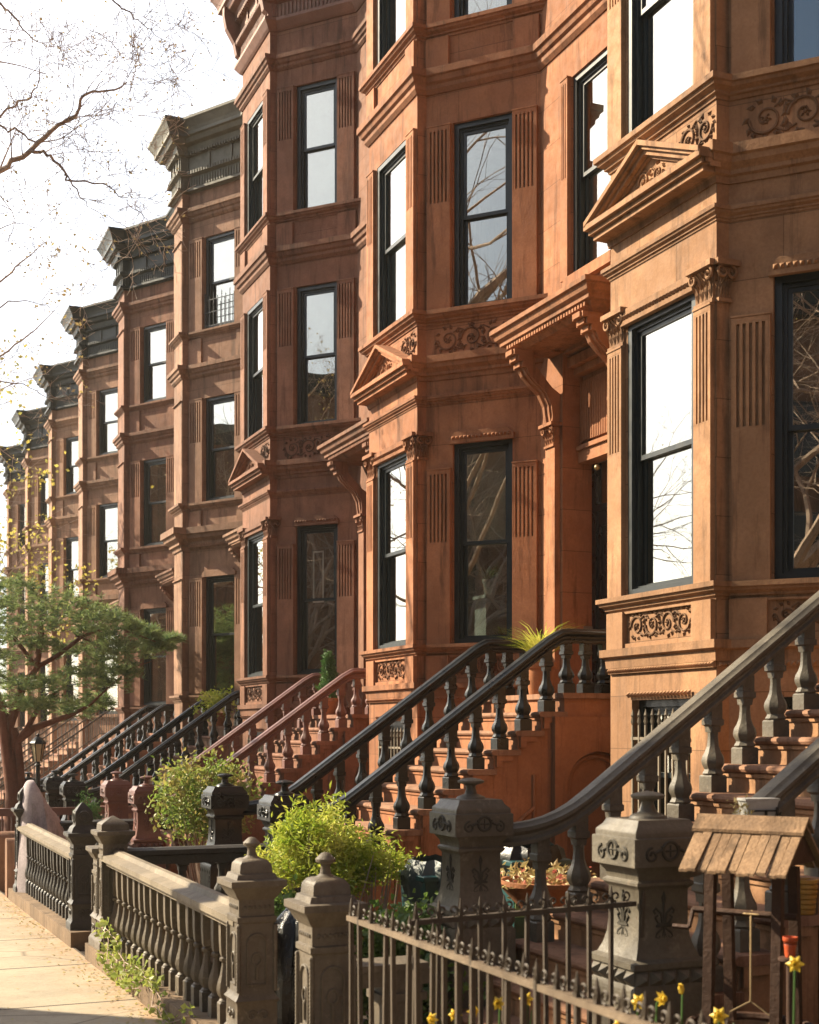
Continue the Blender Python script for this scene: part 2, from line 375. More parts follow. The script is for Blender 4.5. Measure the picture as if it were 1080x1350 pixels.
def capital(mb, F, a0, a1, z0, z1, o):
    """carved leafy capital on a pilaster of projection o"""
    w = a1-a0; h = z1-z0
    mb.fbox(F, a0-.012, a1+.012, -.0, o+.02, z0, z0+h*.10)
    mb.fbox(F, a0, a1, 0, o+.004, z0+h*.10, z1-h*.14)
    mb.fbox(F, a0-.055, a1+.055, 0, o+.07, z1-h*.14, z1)
    n = 4
    for row, (zb, lh, out) in enumerate(((z0+h*.1, h*.42, .03), (z0+h*.36, h*.42, .045))):
        for i in range(n+row):
            ac = a0+w*(i+.5)/(n+row); lw = w/(n+row)*.62
            pts = [F(ac+dx, o+oo, zb+zz) for dx, oo, zz in ((-lw*.5,.004,0),(lw*.5,.004,0),(lw*.62,.014,lh*.55),(lw*.45,out+.022,lh),(-lw*.45,out+.022,lh),(-lw*.62,.014,lh*.55),(0,.03,lh*.5),(0,out-.006,lh*.86))]
            mb.add(pts, [(0,1,6),(1,2,6),(2,3,7,6),(3,4,7),(4,5,6,7),(5,0,6)])
    for s_, ac in ((1, a0), (-1, a1)):
        mb.tube(spiral(F, ac+s_*.015, z1-h*.30, h*.17, 1.2, pi/2, s_, o+.04), .013, 5)
    # side face leaves (the returns)
    for ac, s_ in ((a0, -1), (a1, 1)):
        for q in range(2):
            zb = z0+h*(.12+.26*q)
            mb.add([F(ac, .01, zb), F(ac, o, zb), F(ac+s_*.03, o*.7, zb+h*.36), F(ac+s_*.03, o*.2, zb+h*.36)], [(0,1,2,3)])
def rope(mb, F, a0, a1, o, z, r=.014, step=.034):
    n = max(2, int((a1-a0)/step))
    for i in range(n):
        a = a0+(a1-a0)*(i+.5)/n; w = (a1-a0)/n*.38
        mb.add([F(a-w,o,z-r),F(a+w,o,z-r),F(a+w,o,z+r),F(a-w,o,z+r),F(a,o+r*1.3,z)], [(0,1,4),(1,2,4),(2,3,4),(3,0,4)])
Z = lambda v: v+.25
def mould(z0, z1, p, style=0):
    h = z1-z0
    if style == 0:   # sill/cyma course
        return [(-.02,z1),(p,z1),(p,z1-h*.30),(p*.82,z1-h*.34),(p*.74,z1-h*.5),(p*.45,z1-h*.62),(p*.38,z1-h*.66),(p*.38,z1-h*.78),(p*.18,z1-h*.82),(p*.12,z0),(-.02,z0)]
    if style == 1:   # thin
        return [(-.02,z1),(p,z1),(p,z1-h*.4),(p*.5,z1-h*.5),(p*.4,z0),(-.02,z0)]
    if style == 2:   # heavy weathered course with sloping top
        return [(-.02,z1+h*.06),(p,z1-h*.08),(p,z1-h*.36),(p*.8,z1-h*.40),(p*.66,z1-h*.60),(p*.42,z1-h*.68),(p*.40,z1-h*.84),(p*.12,z0),(-.02,z0)]
BLK = {}
def house(n, typ, stone, cornice, label, blinds, wmat='frame'):
    rnd = random.Random(100+n)
    hs = thing('brownstone_house', label, 'house', (XB, YB+PER*(n-1), -.15*(n-1)), group='brownstone row houses with bay fronts')
    S = ST[stone]; SJ = STJ[stone]
    if typ == 'A': ret, foot_near, fw = .12, -1.1, 1.62; foot_far = 2.72
    else: ret, foot_near, fw = .15, -1.55, .72; foot_far = 2.27
    near_party = foot_far-6.1 if typ == 'A' else -3.38
    if typ == 'B': foot_far = 2.72-.0
    wx = 1.1
    path = [(wx, foot_far), (ret, fw), (0, fw), (0, 0), (ret, 0), (wx, foot_near)]
    pre = (wx, foot_far+1); post_wall = (wx, foot_near-1)
    full = path+[(wx, -3.38)]
    pref = (wx, foot_far+1); postf = (wx, -4.4)
    FF = frame((0, 0), (0, fw), -1); FC = frame((ret, 0), (wx, foot_near), 1); FR = frame((0, 0), (ret, 0), 1)
    FW = frame((wx, foot_near), (wx, -3.38), 1); FD = frame((wx, foot_far), (ret, fw), 1); FE = frame((ret, fw), (0, fw), 1)
    # make outward checks
    Lc = FC.len; Lw = FW.len
    zt = Z(14.9) if typ == 'A' else Z(14.5)
    zc = Z(13.44) if typ == 'A' else Z(13.15)
    if typ == 'A':
        wf = [(.29, 1.33, Z(2.99), Z(5.40)), (.29, 1.33, Z(7.0), Z(9.25)), (.29, 1.33, Z(10.46), Z(12.5))]
        wc = [(.35, 1.12, Z(2.99), Z(5.40)), (.35, 1.12, Z(7.0), Z(9.25)), (.35, 1.12, Z(10.46), Z(12.5))]
        ww = [(.72, 1.62, Z(7.0), Z(9.25)), (.72, 1.62, Z(10.46), Z(12.5))]
        bf = (.36, 1.26, Z(.75), Z(2.06)); bc = (.40, 1.10, Z(.75), Z(2.06))
    else:
        wf = []
        c0 = .42; c1 = 1.27
        wc = [(c0, c1, Z(2.99), Z(5.35)), (c0, c1, Z(6.86), Z(8.95)), (c0, c1, Z(10.35), Z(12.2))]
        ww = [(.5, 1.3, Z(6.86), Z(8.95)), (.5, 1.3, Z(10.35), Z(12.2))]
        bf = None; bc = (.5, 1.2, Z(.75), Z(2.06))
    dr = (.52, 1.70, Z(2.32), Z(6.20), .40) if typ == 'A' else (.40, 1.40, Z(2.32), Z(5.72), .50)
    zb = -1.6
    mb = MB()
    wall_face(mb, FF, fw, zb, zc+.1, wf+([bf] if bf else []))
    wall_face(mb, FR, ret, zb, zc+.1, []); wall_face(mb, FE, ret, zb, zc+.1, []); wall_face(mb, FD, FD.len, zb, zc+.1, [])
    wall_face(mb, FC, Lc, zb, zc+.1, wc+[bc])
    wall_face(mb, FW, Lw, zb, zc+.1, ww+[dr])
    mb.add([(wx,-3.38,zb),(11,-3.38,zb),(11,-3.38,zt-.1),(wx,-3.38,zt-.1)], [(0,1,2,3)])
    mb.add([(wx,2.72,zb),(11,2.72,zb),(11,2.72,zt-.1),(wx,2.72,zt-.1)], [(0,1,2,3)])
    mb.add([(11,2.72,zb),(11,-3.38,zb),(11,-3.38,zt-.1),(11,2.72,zt-.1)], [(0,1,2,3)])
    mb.build('wall', SJ, hs, smooth=False)
    # interior shell : floors, partition, back wall
    it = MB(); xi = 4.2
    zf = [Z(-.3), Z(2.25), Z(6.35), Z(9.85), Z(13.2)]
    for z in zf[1:]:
        it.add([(wx+.3,-3.3,z),(xi,-3.3,z),(xi,2.66,z),(wx+.3,2.66,z)], [(0,1,2,3)])
        pl = [(wx+.3, foot_far-.1), (ret+.27, fw-.05), (ret+.27, .1), (wx+.3, foot_near+.1)]
        it.add([(p[0], p[1], z) for p in pl], [(0,1,2,3)])
    it.add([(xi,-3.3,zb),(xi,2.66,zb),(xi,2.66,zc),(xi,-3.3,zc)], [(0,1,2,3)])
    it.add([(wx+.3,-3.3,zb),(xi,-3.3,zb),(xi,-3.3,zc),(wx+.3,-3.3,zc)], [(0,1,2,3)])
    it.add([(wx+.3,2.66,zb),(xi,2.66,zb),(xi,2.66,zc),(wx+.3,2.66,zc)], [(0,1,2,3)])
    it.build('interior', M['room'] if n in (2,) else M['roomdark'], hs, smooth=False)
    rf = MB(); rf.add([(p[0], p[1], zt-.35) for p in full]+[(11,-3.38,zt-.35),(11,2.72,zt-.35)], [tuple(range(len(full)+2))]); rf.build('roof', M['roof'], hs, smooth=False)
    # windows
    bi = iter(blinds+[None]*20)
    for o in wf: window(hs, FF, *o[:4], blind=next(bi), sh=.070)
    for o in wc: window(hs, FC, *o[:4], blind=next(bi), sh=.03)
    for o in ww: window(hs, FW, *o[:4], blind=next(bi), sh=.05)
    for F_, o in ((FF, bf), (FC, bc)):
        if o:
            w_ = window(hs, F_, *o[:4])
            g = MB(); k = 9
            for i in range(k):
                a = o[0]+.03+(o[1]-o[0]-.06)*i/(k-1)
                g.fbox(F_, a-.009, a+.009, .0, .018, o[2], o[3]-.22)
                c = F_(a, .009, o[3]-.22); g.lathe([(.009,0),(.022,.03),(.012,.07),(.02,.085),(.002,.14)], 6, c)
            for zz in (o[2]+.1, o[3]-.35): g.fbox(F_, o[0], o[1], .001, .014, zz, zz+.025)
            g.build('window_guard', M['cap'], hs)
    if n == 4:
        o = wc[2]; g = MB(); k = 8
        for i in range(k):
            a = o[0]+.03+(o[1]-o[0]-.06)*i/(k-1); g.fbox(FC, a-.006, a+.006, .0, .012, o[2]+.02, o[2]+(.62 if i % 2 else .70))
        for zz in (o[2]+.03, o[2]+.30, o[2]+.55): g.fbox(FC, o[0]+.005, o[1]-.005, .0005, .0115, zz, zz+.014)
        g.build('window_guard', M['black'], hs, smooth=False)
    # courses
    def course(name, z0, z1, p, st, along='bay', mat=STC[stone]):
        m = MB()
        if along == 'bay': sweep(m, path, pre, post_wall, mould(z0, z1, p, st), 'post')
        else: sweep(m, full, pref, postf, mould(z0, z1, p, st))
        return m.build(name, mat or S, hs, smooth=False)
    if typ == 'A':
        course('sill_course', Z(2.84), Z(2.98), .10, 0)
        course('base_course', Z(2.35), Z(2.52), .075, 1)
        course('string_course', Z(5.87), Z(5.98), .065, 0)
        course('string_course', Z(6.17), Z(6.45), .13, 0)
        course('sill_course', Z(6.84), Z(7.0), .115, 0)
        course('string_course', Z(9.64), Z(9.93), .13, 2, 'full')
        course('sill_course', Z(10.30), Z(10.45), .11, 0, 'bay')
        course('string_course', Z(12.80), Z(13.03), .12, 2, 'full')
    else:
        course('sill_course', Z(2.80), Z(2.95), .09, 0)
        course('string_course', Z(5.90), Z(6.33), .24, 0, 'full')
        course('sill_course', Z(6.68), Z(6.84), .11, 0)
        course('string_course', Z(9.38), Z(9.66), .13, 2, 'full')
        course('sill_course', Z(10.17), Z(10.31), .10, 0)
        course('string_course', Z(12.56), Z(12.84), .14, 2, 'full')
    # wall sills on door wall windows
    for o in ww:
        m = MB(); m.fbox(FW, o[0]-.06, o[1]+.06, 0, .08, o[2]-.12, o[2]); m.build('window_sill', S, hs, smooth=False)
    # piers/pilasters on the front and fluted pilasters
    def pil(F, a0, a1, z0, z1, fl=.42, nf=3, o=.03, cap=None, name='pilaster'):
        m = MB(); m.fbox(F, a0, a1, 0, o, z0, z1)
        zf0 = z1-(z1-z0)*fl
        if fl > .01:
            ribs(m, F, a0+.014, a1-.014, zf0, z1-.04, nf, o, o+.0275)
            m.fbox(F, a0, a1, o+.001, o+.028, z0, zf0-.001); m.fbox(F, a0, a0+.013, o+.001, o+.028, zf0, z1); m.fbox(F, a1-.013, a1, o+.001, o+.028, zf0, z1); m.fbox(F, a0+.0135, a1-.0135, o+.001, o+.0285, z1-.039, z1)
        m.fbox(F, a0-.004, a1+.004, 0, o+.036, z1+.001, z1+.018)
        ob = m.build(name, S, hs, smooth=False)
        if cap:
            c = MB(); capital(c, F, a0, a1, z1+.018, z1+.018+cap, o)
            if a0 < .1: capital(c, FR, .012, ret-.002, z1+.018, z1+.018+cap, .012)
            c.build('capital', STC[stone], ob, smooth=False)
        return ob
    if typ == 'A':
        for (s0, s1, cap) in ((2.98, 5.20, .33), (7.0, 9.22, None), (10.45, 12.48, None)):
            for (a0, a1) in ((.02, .255), (1.365, 1.60)):
                pil(FF, a0, a1, Z(s0), Z(s1), .42, 4, .018, cap)
            pil(FC, .03, .335, Z(s0), Z(s1-(.12 if cap else 0)), .42, 5, .026); pil(FC, 1.135, 1.44, Z(s0), Z(s1-(.12 if cap else 0)), .42, 5, .026)
        for o in ww: pil(FW, o[0]-.17, o[0]-.012, o[2], o[3], .5, 3, .02)
        # dark horizontal joints above pilasters, window head trim
        for F_, o in ((FF, wf[0]), (FC, wc[0])):
            hd = MB()
            a0, a1 = o[0], o[1]; z = o[3]
            P = [(a0-.03, z-.02), (a0-.03, z+.05), (a0+.05, z+.12), (a1-.05, z+.12), (a1+.03, z+.05), (a1+.03, z-.02)]
            hd.extrude([F_(a, .0, q) for a, q in P], Vector(F_(0, .055, 0))-Vector(F_(0, 0, 0)))
            rope(hd, F_, a0, a1, .055, z+.045, .022, .05)
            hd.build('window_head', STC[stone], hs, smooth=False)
        # rope band under base course
        rb = MB()
        for F_, L_ in ((FF, fw), (FC, Lc), (FR, ret)): rope(rb, F_, .0, L_, .03, Z(2.325), .018, .04)
        rope(rb, FF, bf[0]-.04, bf[1]+.04, .02, bf[3]+.045, .024, .05)
        for F_, L_ in ((FF, fw), (FC, Lc)): rb.fbox(F_, 0.003, L_-.003, -.02, .028, Z(2.30), Z(2.352))
        rb.build('rope_moulding', S, hs, smooth=False)
        # apron panel: end blocks proud so the carved field sits back
        for F_, L_, a0, a1 in ((FF, fw, .30, 1.32), (FC, Lc, .33, 1.12)):
            m = MB(); m.fbox(F_, .01, a0-.02, 0, .05, Z(2.52), Z(2.845)); m.fbox(F_, a1+.02, L_-.01, 0, .05, Z(2.52), Z(2.845))
            m.fbox(F_, a0-.02, a1+.02, 0, .03, Z(2.52), Z(2.56)); m.fbox(F_, a0-.02, a1+.02, 0, .03, Z(2.825), Z(2.845)); m.build('apron', S, hs, smooth=False)
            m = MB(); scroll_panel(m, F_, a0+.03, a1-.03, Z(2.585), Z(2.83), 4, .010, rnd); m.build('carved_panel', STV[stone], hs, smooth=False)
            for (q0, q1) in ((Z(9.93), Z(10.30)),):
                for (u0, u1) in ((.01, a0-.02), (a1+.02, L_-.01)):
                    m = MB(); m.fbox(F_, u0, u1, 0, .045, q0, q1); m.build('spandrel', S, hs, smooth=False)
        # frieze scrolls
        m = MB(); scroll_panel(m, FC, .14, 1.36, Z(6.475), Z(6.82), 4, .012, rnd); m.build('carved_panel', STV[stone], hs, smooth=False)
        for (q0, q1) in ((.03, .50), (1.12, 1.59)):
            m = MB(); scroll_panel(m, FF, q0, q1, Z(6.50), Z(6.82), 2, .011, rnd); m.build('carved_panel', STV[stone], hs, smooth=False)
        # pediment on the front face
        m = MB(); zb_, za = Z(6.40), Z(6.80); am = fw/2; hw = fw/2+.085
        def rake(o0, o1, t0, t1):
            for s_ in (-1, 1):
                P = [(am+s_*(hw), zb_-t0+.0), (am, za-t0), (am, za-t1), (am+s_*(hw), zb_-t1)]
                P = [(a, z) for a, z in P]
                m.extrude([FF(a, o0, z) for a, z in P], Vector(FF(0, o1-o0, 0))-Vector(FF(0, 0, 0)))
        rake(.02, .235, 0.0, .045); rake(.02, .20, .046, .075); rake(.02, .165, .076, .115); rake(.02, .12, .116, .14)
        m.fbox(FF, -.093, fw+.093, .02, .23, zb_-.078, zb_-.030); m.fbox(FF, -.07, fw+.07, .02, .19, zb_-.12, zb_-.079); m.fbox(FF, -.04, fw+.04, .02, .155, zb_-.17, zb_-.121)
        P = [(am-hw+.1, zb_-.1), (am, za-.13), (am+hw-.1, zb_-.1)]
        m.extrude([FF(a, .0, z) for a, z in P], Vector(FF(0, .09, 0))-Vector(FF(0, 0, 0)))
        pd = m.build('pediment', S, hs, smooth=False)
        m = MB(); G = lambda a, o, z: FF(a, o+.09, z)
        scroll_panel(m, G, am-.22, am+.22, zb_+.0, zb_+.2, 2, .010, rnd); m.build('carved_panel', S, pd, smooth=False)
    else:
        for (s0, s1) in ((2.98, 5.30), (6.84, 8.93), (10.31, 12.18)):
            pil(FC, .03, .40, Z(s0), Z(s1), .42, 5, .026); pil(FC, 1.29, 1.66, Z(s0), Z(s1), .42, 5, .026)
            pil(FF, .02, fw-.02, Z(s0), Z(s1), .0001, 2, .012)
        for (q0, q1) in ((Z(6.33), Z(6.68)), (Z(9.66), Z(10.17))):
            for (u0, u1) in ((.01, .36), (1.33, Lc-.01)):
                m = MB(); m.fbox(FC, u0, u1, 0, .04, q0, q1); m.build('spandrel', S, hs, smooth=False)
        hd = MB(); F_, o = FC, wc[0]; a0, a1 = o[0], o[1]; z = o[3]
        P = [(a0-.03, z-.02), (a0-.03, z+.05), (a0+.05, z+.11), (a1-.05, z+.11), (a1+.03, z+.05), (a1+.03, z-.02)]
        hd.extrude([F_(a, .0, q) for a, q in P], Vector(F_(0, .05, 0))-Vector(F_(0, 0, 0)))
        k = 26
        for i in range(k): # dentils under the big course
            a = .05+(Lc-.1)*i/k; hd.fbox(FC, a, a+.035, 0, .10, Z(5.95), Z(6.02))
        hd.build('window_head', S, hs, smooth=False)
    # top cornice
    cm = M[cornice]; m = MB(); h = zt-zc
    cp = [(-.02,zt),(.46,zt),(.46,zt-.05),(.43,zt-.09),(.37,zt-.20),(.35,zt-.26),(.35,zt-.32),(.30,zt-.34),(.26,zt-.42),(.16,zt-.45),(.13,zt-.55),(.10,zt-.60),
          (.05,zt-.62),(.05,zt-.92),(.13,zt-.94),(.13,zt-1.0),(.05,zt-1.03),(.05,zt-1.26),(.12,zt-1.28),(.12,zt-1.33),(.05,zc+.03),(.02,zc),(-.02,zc)]
    sweep(m, full, pref, postf, cp)
    co = m.build('cornice', cm, hs, smooth=False)
    d = MB()
    for F_, L_ in ((FF, fw), (FC, Lc), (FW, Lw), (FR, ret)):
        k = max(1, int(L_/.07))
        for i in range(k):
            a = L_*(i+.2)/k; d.fbox(F_, a, a+L_/k*.55, .05, .155, zt-.61, zt-.55); 
            d.fbox(F_, a, a+L_/k*.4, .05, .068, zt-1.24, zt-1.05)
            d.fbox(F_, a, a+L_/k*.55, .05, .145, zt-1.0, zt-.93)
        if L_ > .5:
            pk = 3
            for i in range(pk+1):
                a = L_*i/pk; d.fbox(F_, max(0,a-.03), min(L_,a+.03), .05, .075, zt-.92, zt-.62)
    d.build('dentil_band', cm, co, smooth=False)
    if typ == 'A' and n == 3:
        for a in (.0, fw):
            br = MB()
            P = [(.05, zt-1.2), (.12, zt-1.15), (.16, zt-.95), (.30, zt-.72), (.32, zt-.62), (.34, zt-.50), (.34, zt-.36), (.05, zt-.36)]
            br.extrude([FF(a-.05, o_, z_) for o_, z_ in P], Vector(FF(.12, 0, 0))-Vector(FF(0, 0, 0)))
            br.build('cornice_bracket', cm, co, smooth=False)
    # door + hood
    a0, a1, z0, z1, dd = dr; z1 = Z(4.98) if typ == 'A' else Z(4.75)
    m = MB(); o_ = -dd
    m.fbox(FW, a0, a1, o_-.05, o_, z0, z0+.04)
    m.fbox(FW, a0, a0+.09, o_-.05, o_+.02, z0+.04, z1); m.fbox(FW, a1-.09, a1, o_-.05, o_+.02, z0+.04, z1); m.fbox(FW, a0+.09, a1-.09, o_-.05, o_+.021, z1-.55, z1-.48)
    m.fbox(FW, a0+.09, a1-.09, o_-.05, o_+.0, z0+.04, z1-.55)
    for (p0, p1) in ((z0+.2, z0+.8), (z0+.95, z1-.7)):
        for (q0, q1) in ((a0+.16, (a0+a1)/2-.05), ((a0+a1)/2+.05, a1-.16)):
            m.fbox(FW, q0, q1, o_, o_+.018, p0, p0+.03); m.fbox(FW, q0, q1, o_, o_+.018, p1-.03, p1)
            m.fbox(FW, q0, q0+.03, o_, o_+.019, p0+.03, p1-.03); m.fbox(FW, q1-.03, q1, o_, o_+.019, p0+.03, p1-.03)
    dob = m.build('door', M['door'], hs)
    g = MB(); g.fbox(FW, a0+.09, a1-.09, o_-.03, o_-.02, z1-.48, z1); g.build('transom_glass', GL, dob)
    g = MB(); c = FW(a0+.2, o_+.03, z0+1.05); g.blob(c, .03, 1, 10, 6); g.build('door_knob', M['brass'], dob)
    hA, hB = (.02, 2.20) if typ == 'A' else (.02, 1.75)
    zh0, zh1 = (Z(6.22), Z(6.51)) if typ == 'A' else (Z(5.75), Z(6.02))
    pr = .68
    def U(path_, prof):
        mm = MB()
        ps = [Vector(q) for q in path_]
        sweep(mm, ps, ps[0]+Vector((.5, 0)), ps[-1]+Vector((.5, 0)), prof); return mm
    y0 = foot_near-hA; y1 = foot_near-hB; xx = wx-pr+.22; 
    pth = [(wx, y0-.22), (xx, y0-.22), (xx, y1+.22), (wx, y1+.22)]
    hh = zh1-zh0
    prof = [(-.3,zh1),(.22,zh1),(.22,zh1-.05),(.19,zh1-.06),(.17,zh1-.12),(.13,zh1-.15),(.13,zh1-.19),(.09,zh1-.20),(.06,zh1-.25),(.0,zh0),(-.3,zh0)]
    mm = U(pth, prof); mm.box(xx+.12, wx, y1+.34, y0-.34, zh0+.02, zh1-.01)
    hd = mm.build('door_hood', STH[stone], hs, smooth=False)
    k = MB(); nd = 30
    for i in range(nd):
        y = y1+.2+(y0-y1-.4)*i/nd; k.box(xx-.13+.02, xx-.03, y, y+.035, zh0+.045, zh0+.09)
    k.build('dentil_band', S, hd, smooth=False)
    # entablature block between the brackets
    e = MB(); q_ = .004; e.fbox(FW, a0+q_, a1-q_, -dd, -.20, z1, z1+.14); e.fbox(FW, a0+q_, a1-q_, -dd, -.17, z1+.1405, z1+.19); e.fbox(FW, a0+q_, a1-q_, -dd, -.26, z1+.1905, dr[3]-.23)
    e.fbox(FW, a0+q_, a1-q_, -dd, -.14, dr[3]-.2295, dr[3]-.15); e.fbox(FW, a0+q_, a1-q_, -dd, -.06, dr[3]-.1495, dr[3]-.04)
    kk = 30
    for i in range(kk):
        a = a0+.02+(a1-a0-.04)*i/kk; e.fbox(FW, a, a+.020, -.26, -.215, z1+.24, dr[3]-.30)
    e.build('door_entablature', S, hs, smooth=False)
    zc0 = Z(5.17) if typ == 'A' else Z(4.8)
    zc1 = zc0+.27
    for (p0, p1) in ((a0-.28, a0-.06), (a1+.06, a1+.28)):
        # S console, side profile
        top = zh0; H = top-zc1
        out = [(.0, zc1), (.10, zc1), (.115, zc1+H*.10), (.13, zc1+H*.25), (.20, zc1+H*.42), (.32, zc1+H*.55), (.41, zc1+H*.66), (.45, zc1+H*.76),
               (.50, zc1+H*.765), (.50, zc1+H*.83), (.47, zc1+H*.835), (.55, zc1+H*.85), (.55, zc1+H*.92), (.52, zc1+H*.925), (.60, zc1+H*.93), (.60, top)]
        inn = [(.36, top), (.34, zc1+H*.80), (.24, zc1+H*.66), (.10, zc1+H*.5), (.0, zc1+H*.42)]
        b = MB(); poly = out+inn
        for (q0, q1, cut) in ((p0+.035, p1-.035, 0), (p0, p0+.034, -.02), (p1-.034, p1, -.02)):
            b.extrude([FW(q0, max(0, o_+(cut if o_ > .1 else 0)), z_) for o_, z_ in poly], Vector(FW(q1-q0, 0, 0))-Vector(FW(0, 0, 0)))
        b.tube([FW((p0+p1)/2, o_+.004, z_) for o_, z_ in out[1:8]], .02, 6)
        b.build('bracket', S, hd, smooth=False)
        m = MB(); m.fbox(FW, p0, p1, 0, .07, Z(2.32)+.0, zc0); m.fbox(FW, p0-.03, p1+.03, 0, .11, Z(2.32), Z(2.55)); m.fbox(FW, p0-.02, p1+.02, 0, .09, Z(2.55), Z(2.62))
        po = m.build('door_pilaster', S, hs, smooth=False)
        c = MB(); capital(c, FW, p0+.01, p1-.01, zc0, zc1, .07); c.build('capital', S, po, smooth=False)
    if n <= 2:
        m = MB(); F2 = frame(FW(a0, -.0, 0)[:2], FW(a0, -dd, 0)[:2], 1)
        # plate and bell on the far reveal, facing the street's near end
        P0 = FW(a0, -.22, 0); 
        m.box(P0[0]+.05, P0[0]+.21, P0[1]-.018, P0[1], Z(3.0), Z(3.13)); m.box(P0[0]+.08, P0[0]+.18, P0[1]-.024, P0[1]-.018, Z(3.03), Z(3.10))
        m.build('house_number_plate', M['cap'], hs)
        m = MB(); m.box(P0[0]+.27, P0[0]+.36, P0[1]-.03, P0[1], Z(3.22), Z(3.40)); m.build('intercom', M['door'], hs)
        m = MB()
        for q in range(3): m.blob((P0[0]+.31, P0[1]-.04, Z(3.40+.05*q)), .022, 1, 8, 5)
        m.build('door_bell', M['brass'], hs)
        m = MB(); m.blob(FW((a0+a1)/2-.25, -.25, z1-.10), .035, 1, 10, 6); m.build('porch_light', M['brass'], hs)
    hs['_n'] = n; del hs['_n']
    hs_data = dict(FW=FW, FF=FF, FC=FC, S=S, dr=dr)
    return hs, hs_data
# ------------------------------------------------------------------ stoops
def baluster_mesh(mat, h=.50):
    m = MB(); s = h/.50
    m.sq([(.066,0),(.066,.105*s),(.058,.115*s)])
    m.lathe([(.064,.112*s),(.075,.125*s),(.062,.145*s),(.060,.155*s),(.078,.185*s),(.082,.21*s),(.074,.24*s),(.056,.27*s),(.042,.31*s),(.036,.37*s),(.040,.42*s)], 8, rot=pi/8)
    m.sq([(.036,.40*s),(.040,.44*s),(.054,.45*s),(.054,.485*s),(.046,.49*s),(.046,h+.10)])
    return m.mesh('baluster', mat)
def fleur(mb, F, o, z0, s):
    T = lambda pts, r: mb.tube([F(a*s, o, z0+z*s) for a, z in pts], r, 5)
    T([(0,0),(0,.55),(0,.8)], .006); T([(-.0,.75),(-.035,.88),(0,1.0),(.035,.88),(0,.75)], .006)
    for k in (-1, 1):
        T([(k*.03,.30),(k*.07,.55),(k*.20,.66),(k*.26,.60),(k*.22,.54)], .006)
        T([(k*.03,.28),(k*.16,.36),(k*.22,.46),(k*.15,.50)], .005)
        T([(k*.03,.22),(k*.18,.12),(k*.22,.04),(k*.14,.0),(k*.11,.06)], .006)
        T([(k*.0,.18),(k*.06,.02),(k*.05,-.12),(0,-.18)], .005)
    T([(-.2,.27),(.2,.27)], .007); T([(-.16,.31),(.16,.31)], .005)
def crest(mb, F, o, zc, w):
    for k in (-1, 1):
        pts = [F(k*(.05+.0), o, zc+.045)]+[F(k*w*t, o, zc+.045-.06*t) for t in (.3,.6)]
        mb.tube(pts, .008, 5)
        mb.tube([F(k*w*.66+k*.038*(1-.75*q/16)*cos(pi/2-q*.5), o, zc-.0+.038*(1-.75*q/16)*sin(pi/2-q*.5)) for q in range(17)], .007, 5)
    mb.tube([F(.045*cos(2*pi*q/14), o, zc+.02+.045*sin(2*pi*q/14)) for q in range(15)], .009, 5)
    mb.tube([F(-.03, o, zc+.02), F(.03, o, zc+.02)], .005, 4); mb.tube([F(0, o, zc-.01), F(0, o, zc+.05)], .005, 4)
CARV = {}
def newel(parent, x, y, zb, mat, top=1.60, detail=True):
    m = MB(); H = top-zb
    m.sq([(.225,0),(.225,.16),(.205,.18),(.195,.20),(.195,.25),(.215,.27),(.215,H-1.03+.18)] if H > 1.2 else [(.21,0),(.21,.1)])
    b = H-.83
    m.sq([(.215,b-.02),(.215,b),(.20,b+.02),(.20,b+.09),(.215,b+.10),(.215,b+.13),(.185,b+.145),(.165,b+.19),(.15,b+.25),(.143,b+.33),(.143,b+.48),(.15,b+.49),(.165,b+.505),(.165,b+.52),(.15,b+.53),(.155,b+.56),(.185,b+.60),(.188,b+.62)])
    m.sq([(.205,b+.60),(.205,b+.74),(.192,b+.745),(.192,b+.765),(.19,H-.055),(.165,H-.03),(.15,H)])
    # studs
    for s_, F in ((0, frame((-.2,-.2),(.2,-.2),1)), (1, frame((-.2,-.2),(-.2,.2),-1)), (2, frame((.2,-.2),(.2,.2),1))):
        for i in range(5):
            a = .04+.08*i; z = b+.055
            m.add([F(a-.036,0,z-.036),F(a+.036,0,z-.036),F(a+.036,0,z+.036),F(a-.036,0,z+.036),F(a,.045,z)], [(0,1,4),(1,2,4),(2,3,4),(3,0,4)])
        for i in range(6):
            a = .02+.072*i; m.blob(F(a, -.005, b-.06), .028, 1.5, 6, 4)
    m.lathe([(.10,H-.005),(.09,H+.015),(.04,H+.035),(.030,H+.075),(.035,H+.09),(.085,H+.105),(.088,H+.118),(.06,H+.13),(.0,H+.14)], 16)
    ob = m.build('newel_post', mat, parent, (x, y, zb))
    if detail:
        pass
        key = mat.name
        if key not in CARV:
            CARV[key] = []
            for F in (frame((0,-.143),(1,-.143),1), frame((-.143,0),(-.143,1),-1)):
                c = MB(); fleur(c, F, .004, 0, .23); CARV[key].append((c.mesh('carving', mat if mat is not M['greyiron'] else M['carve']), .24))
            for F in (frame((0,-.205),(1,-.205),1), frame((-.205,0),(-.205,1),-1)):
                c = MB(); crest(c, F, .002, 0, .16); CARV[key].append((c.mesh('carving', mat if mat is not M['greyiron'] else M['carve']), .66))
        m4 = MB()
        tgt = parent
        for q, (me_, dz_) in enumerate(CARV[key]): put(me_, 'carving', tgt, (x, y, zb+b+dz_))
    return ob
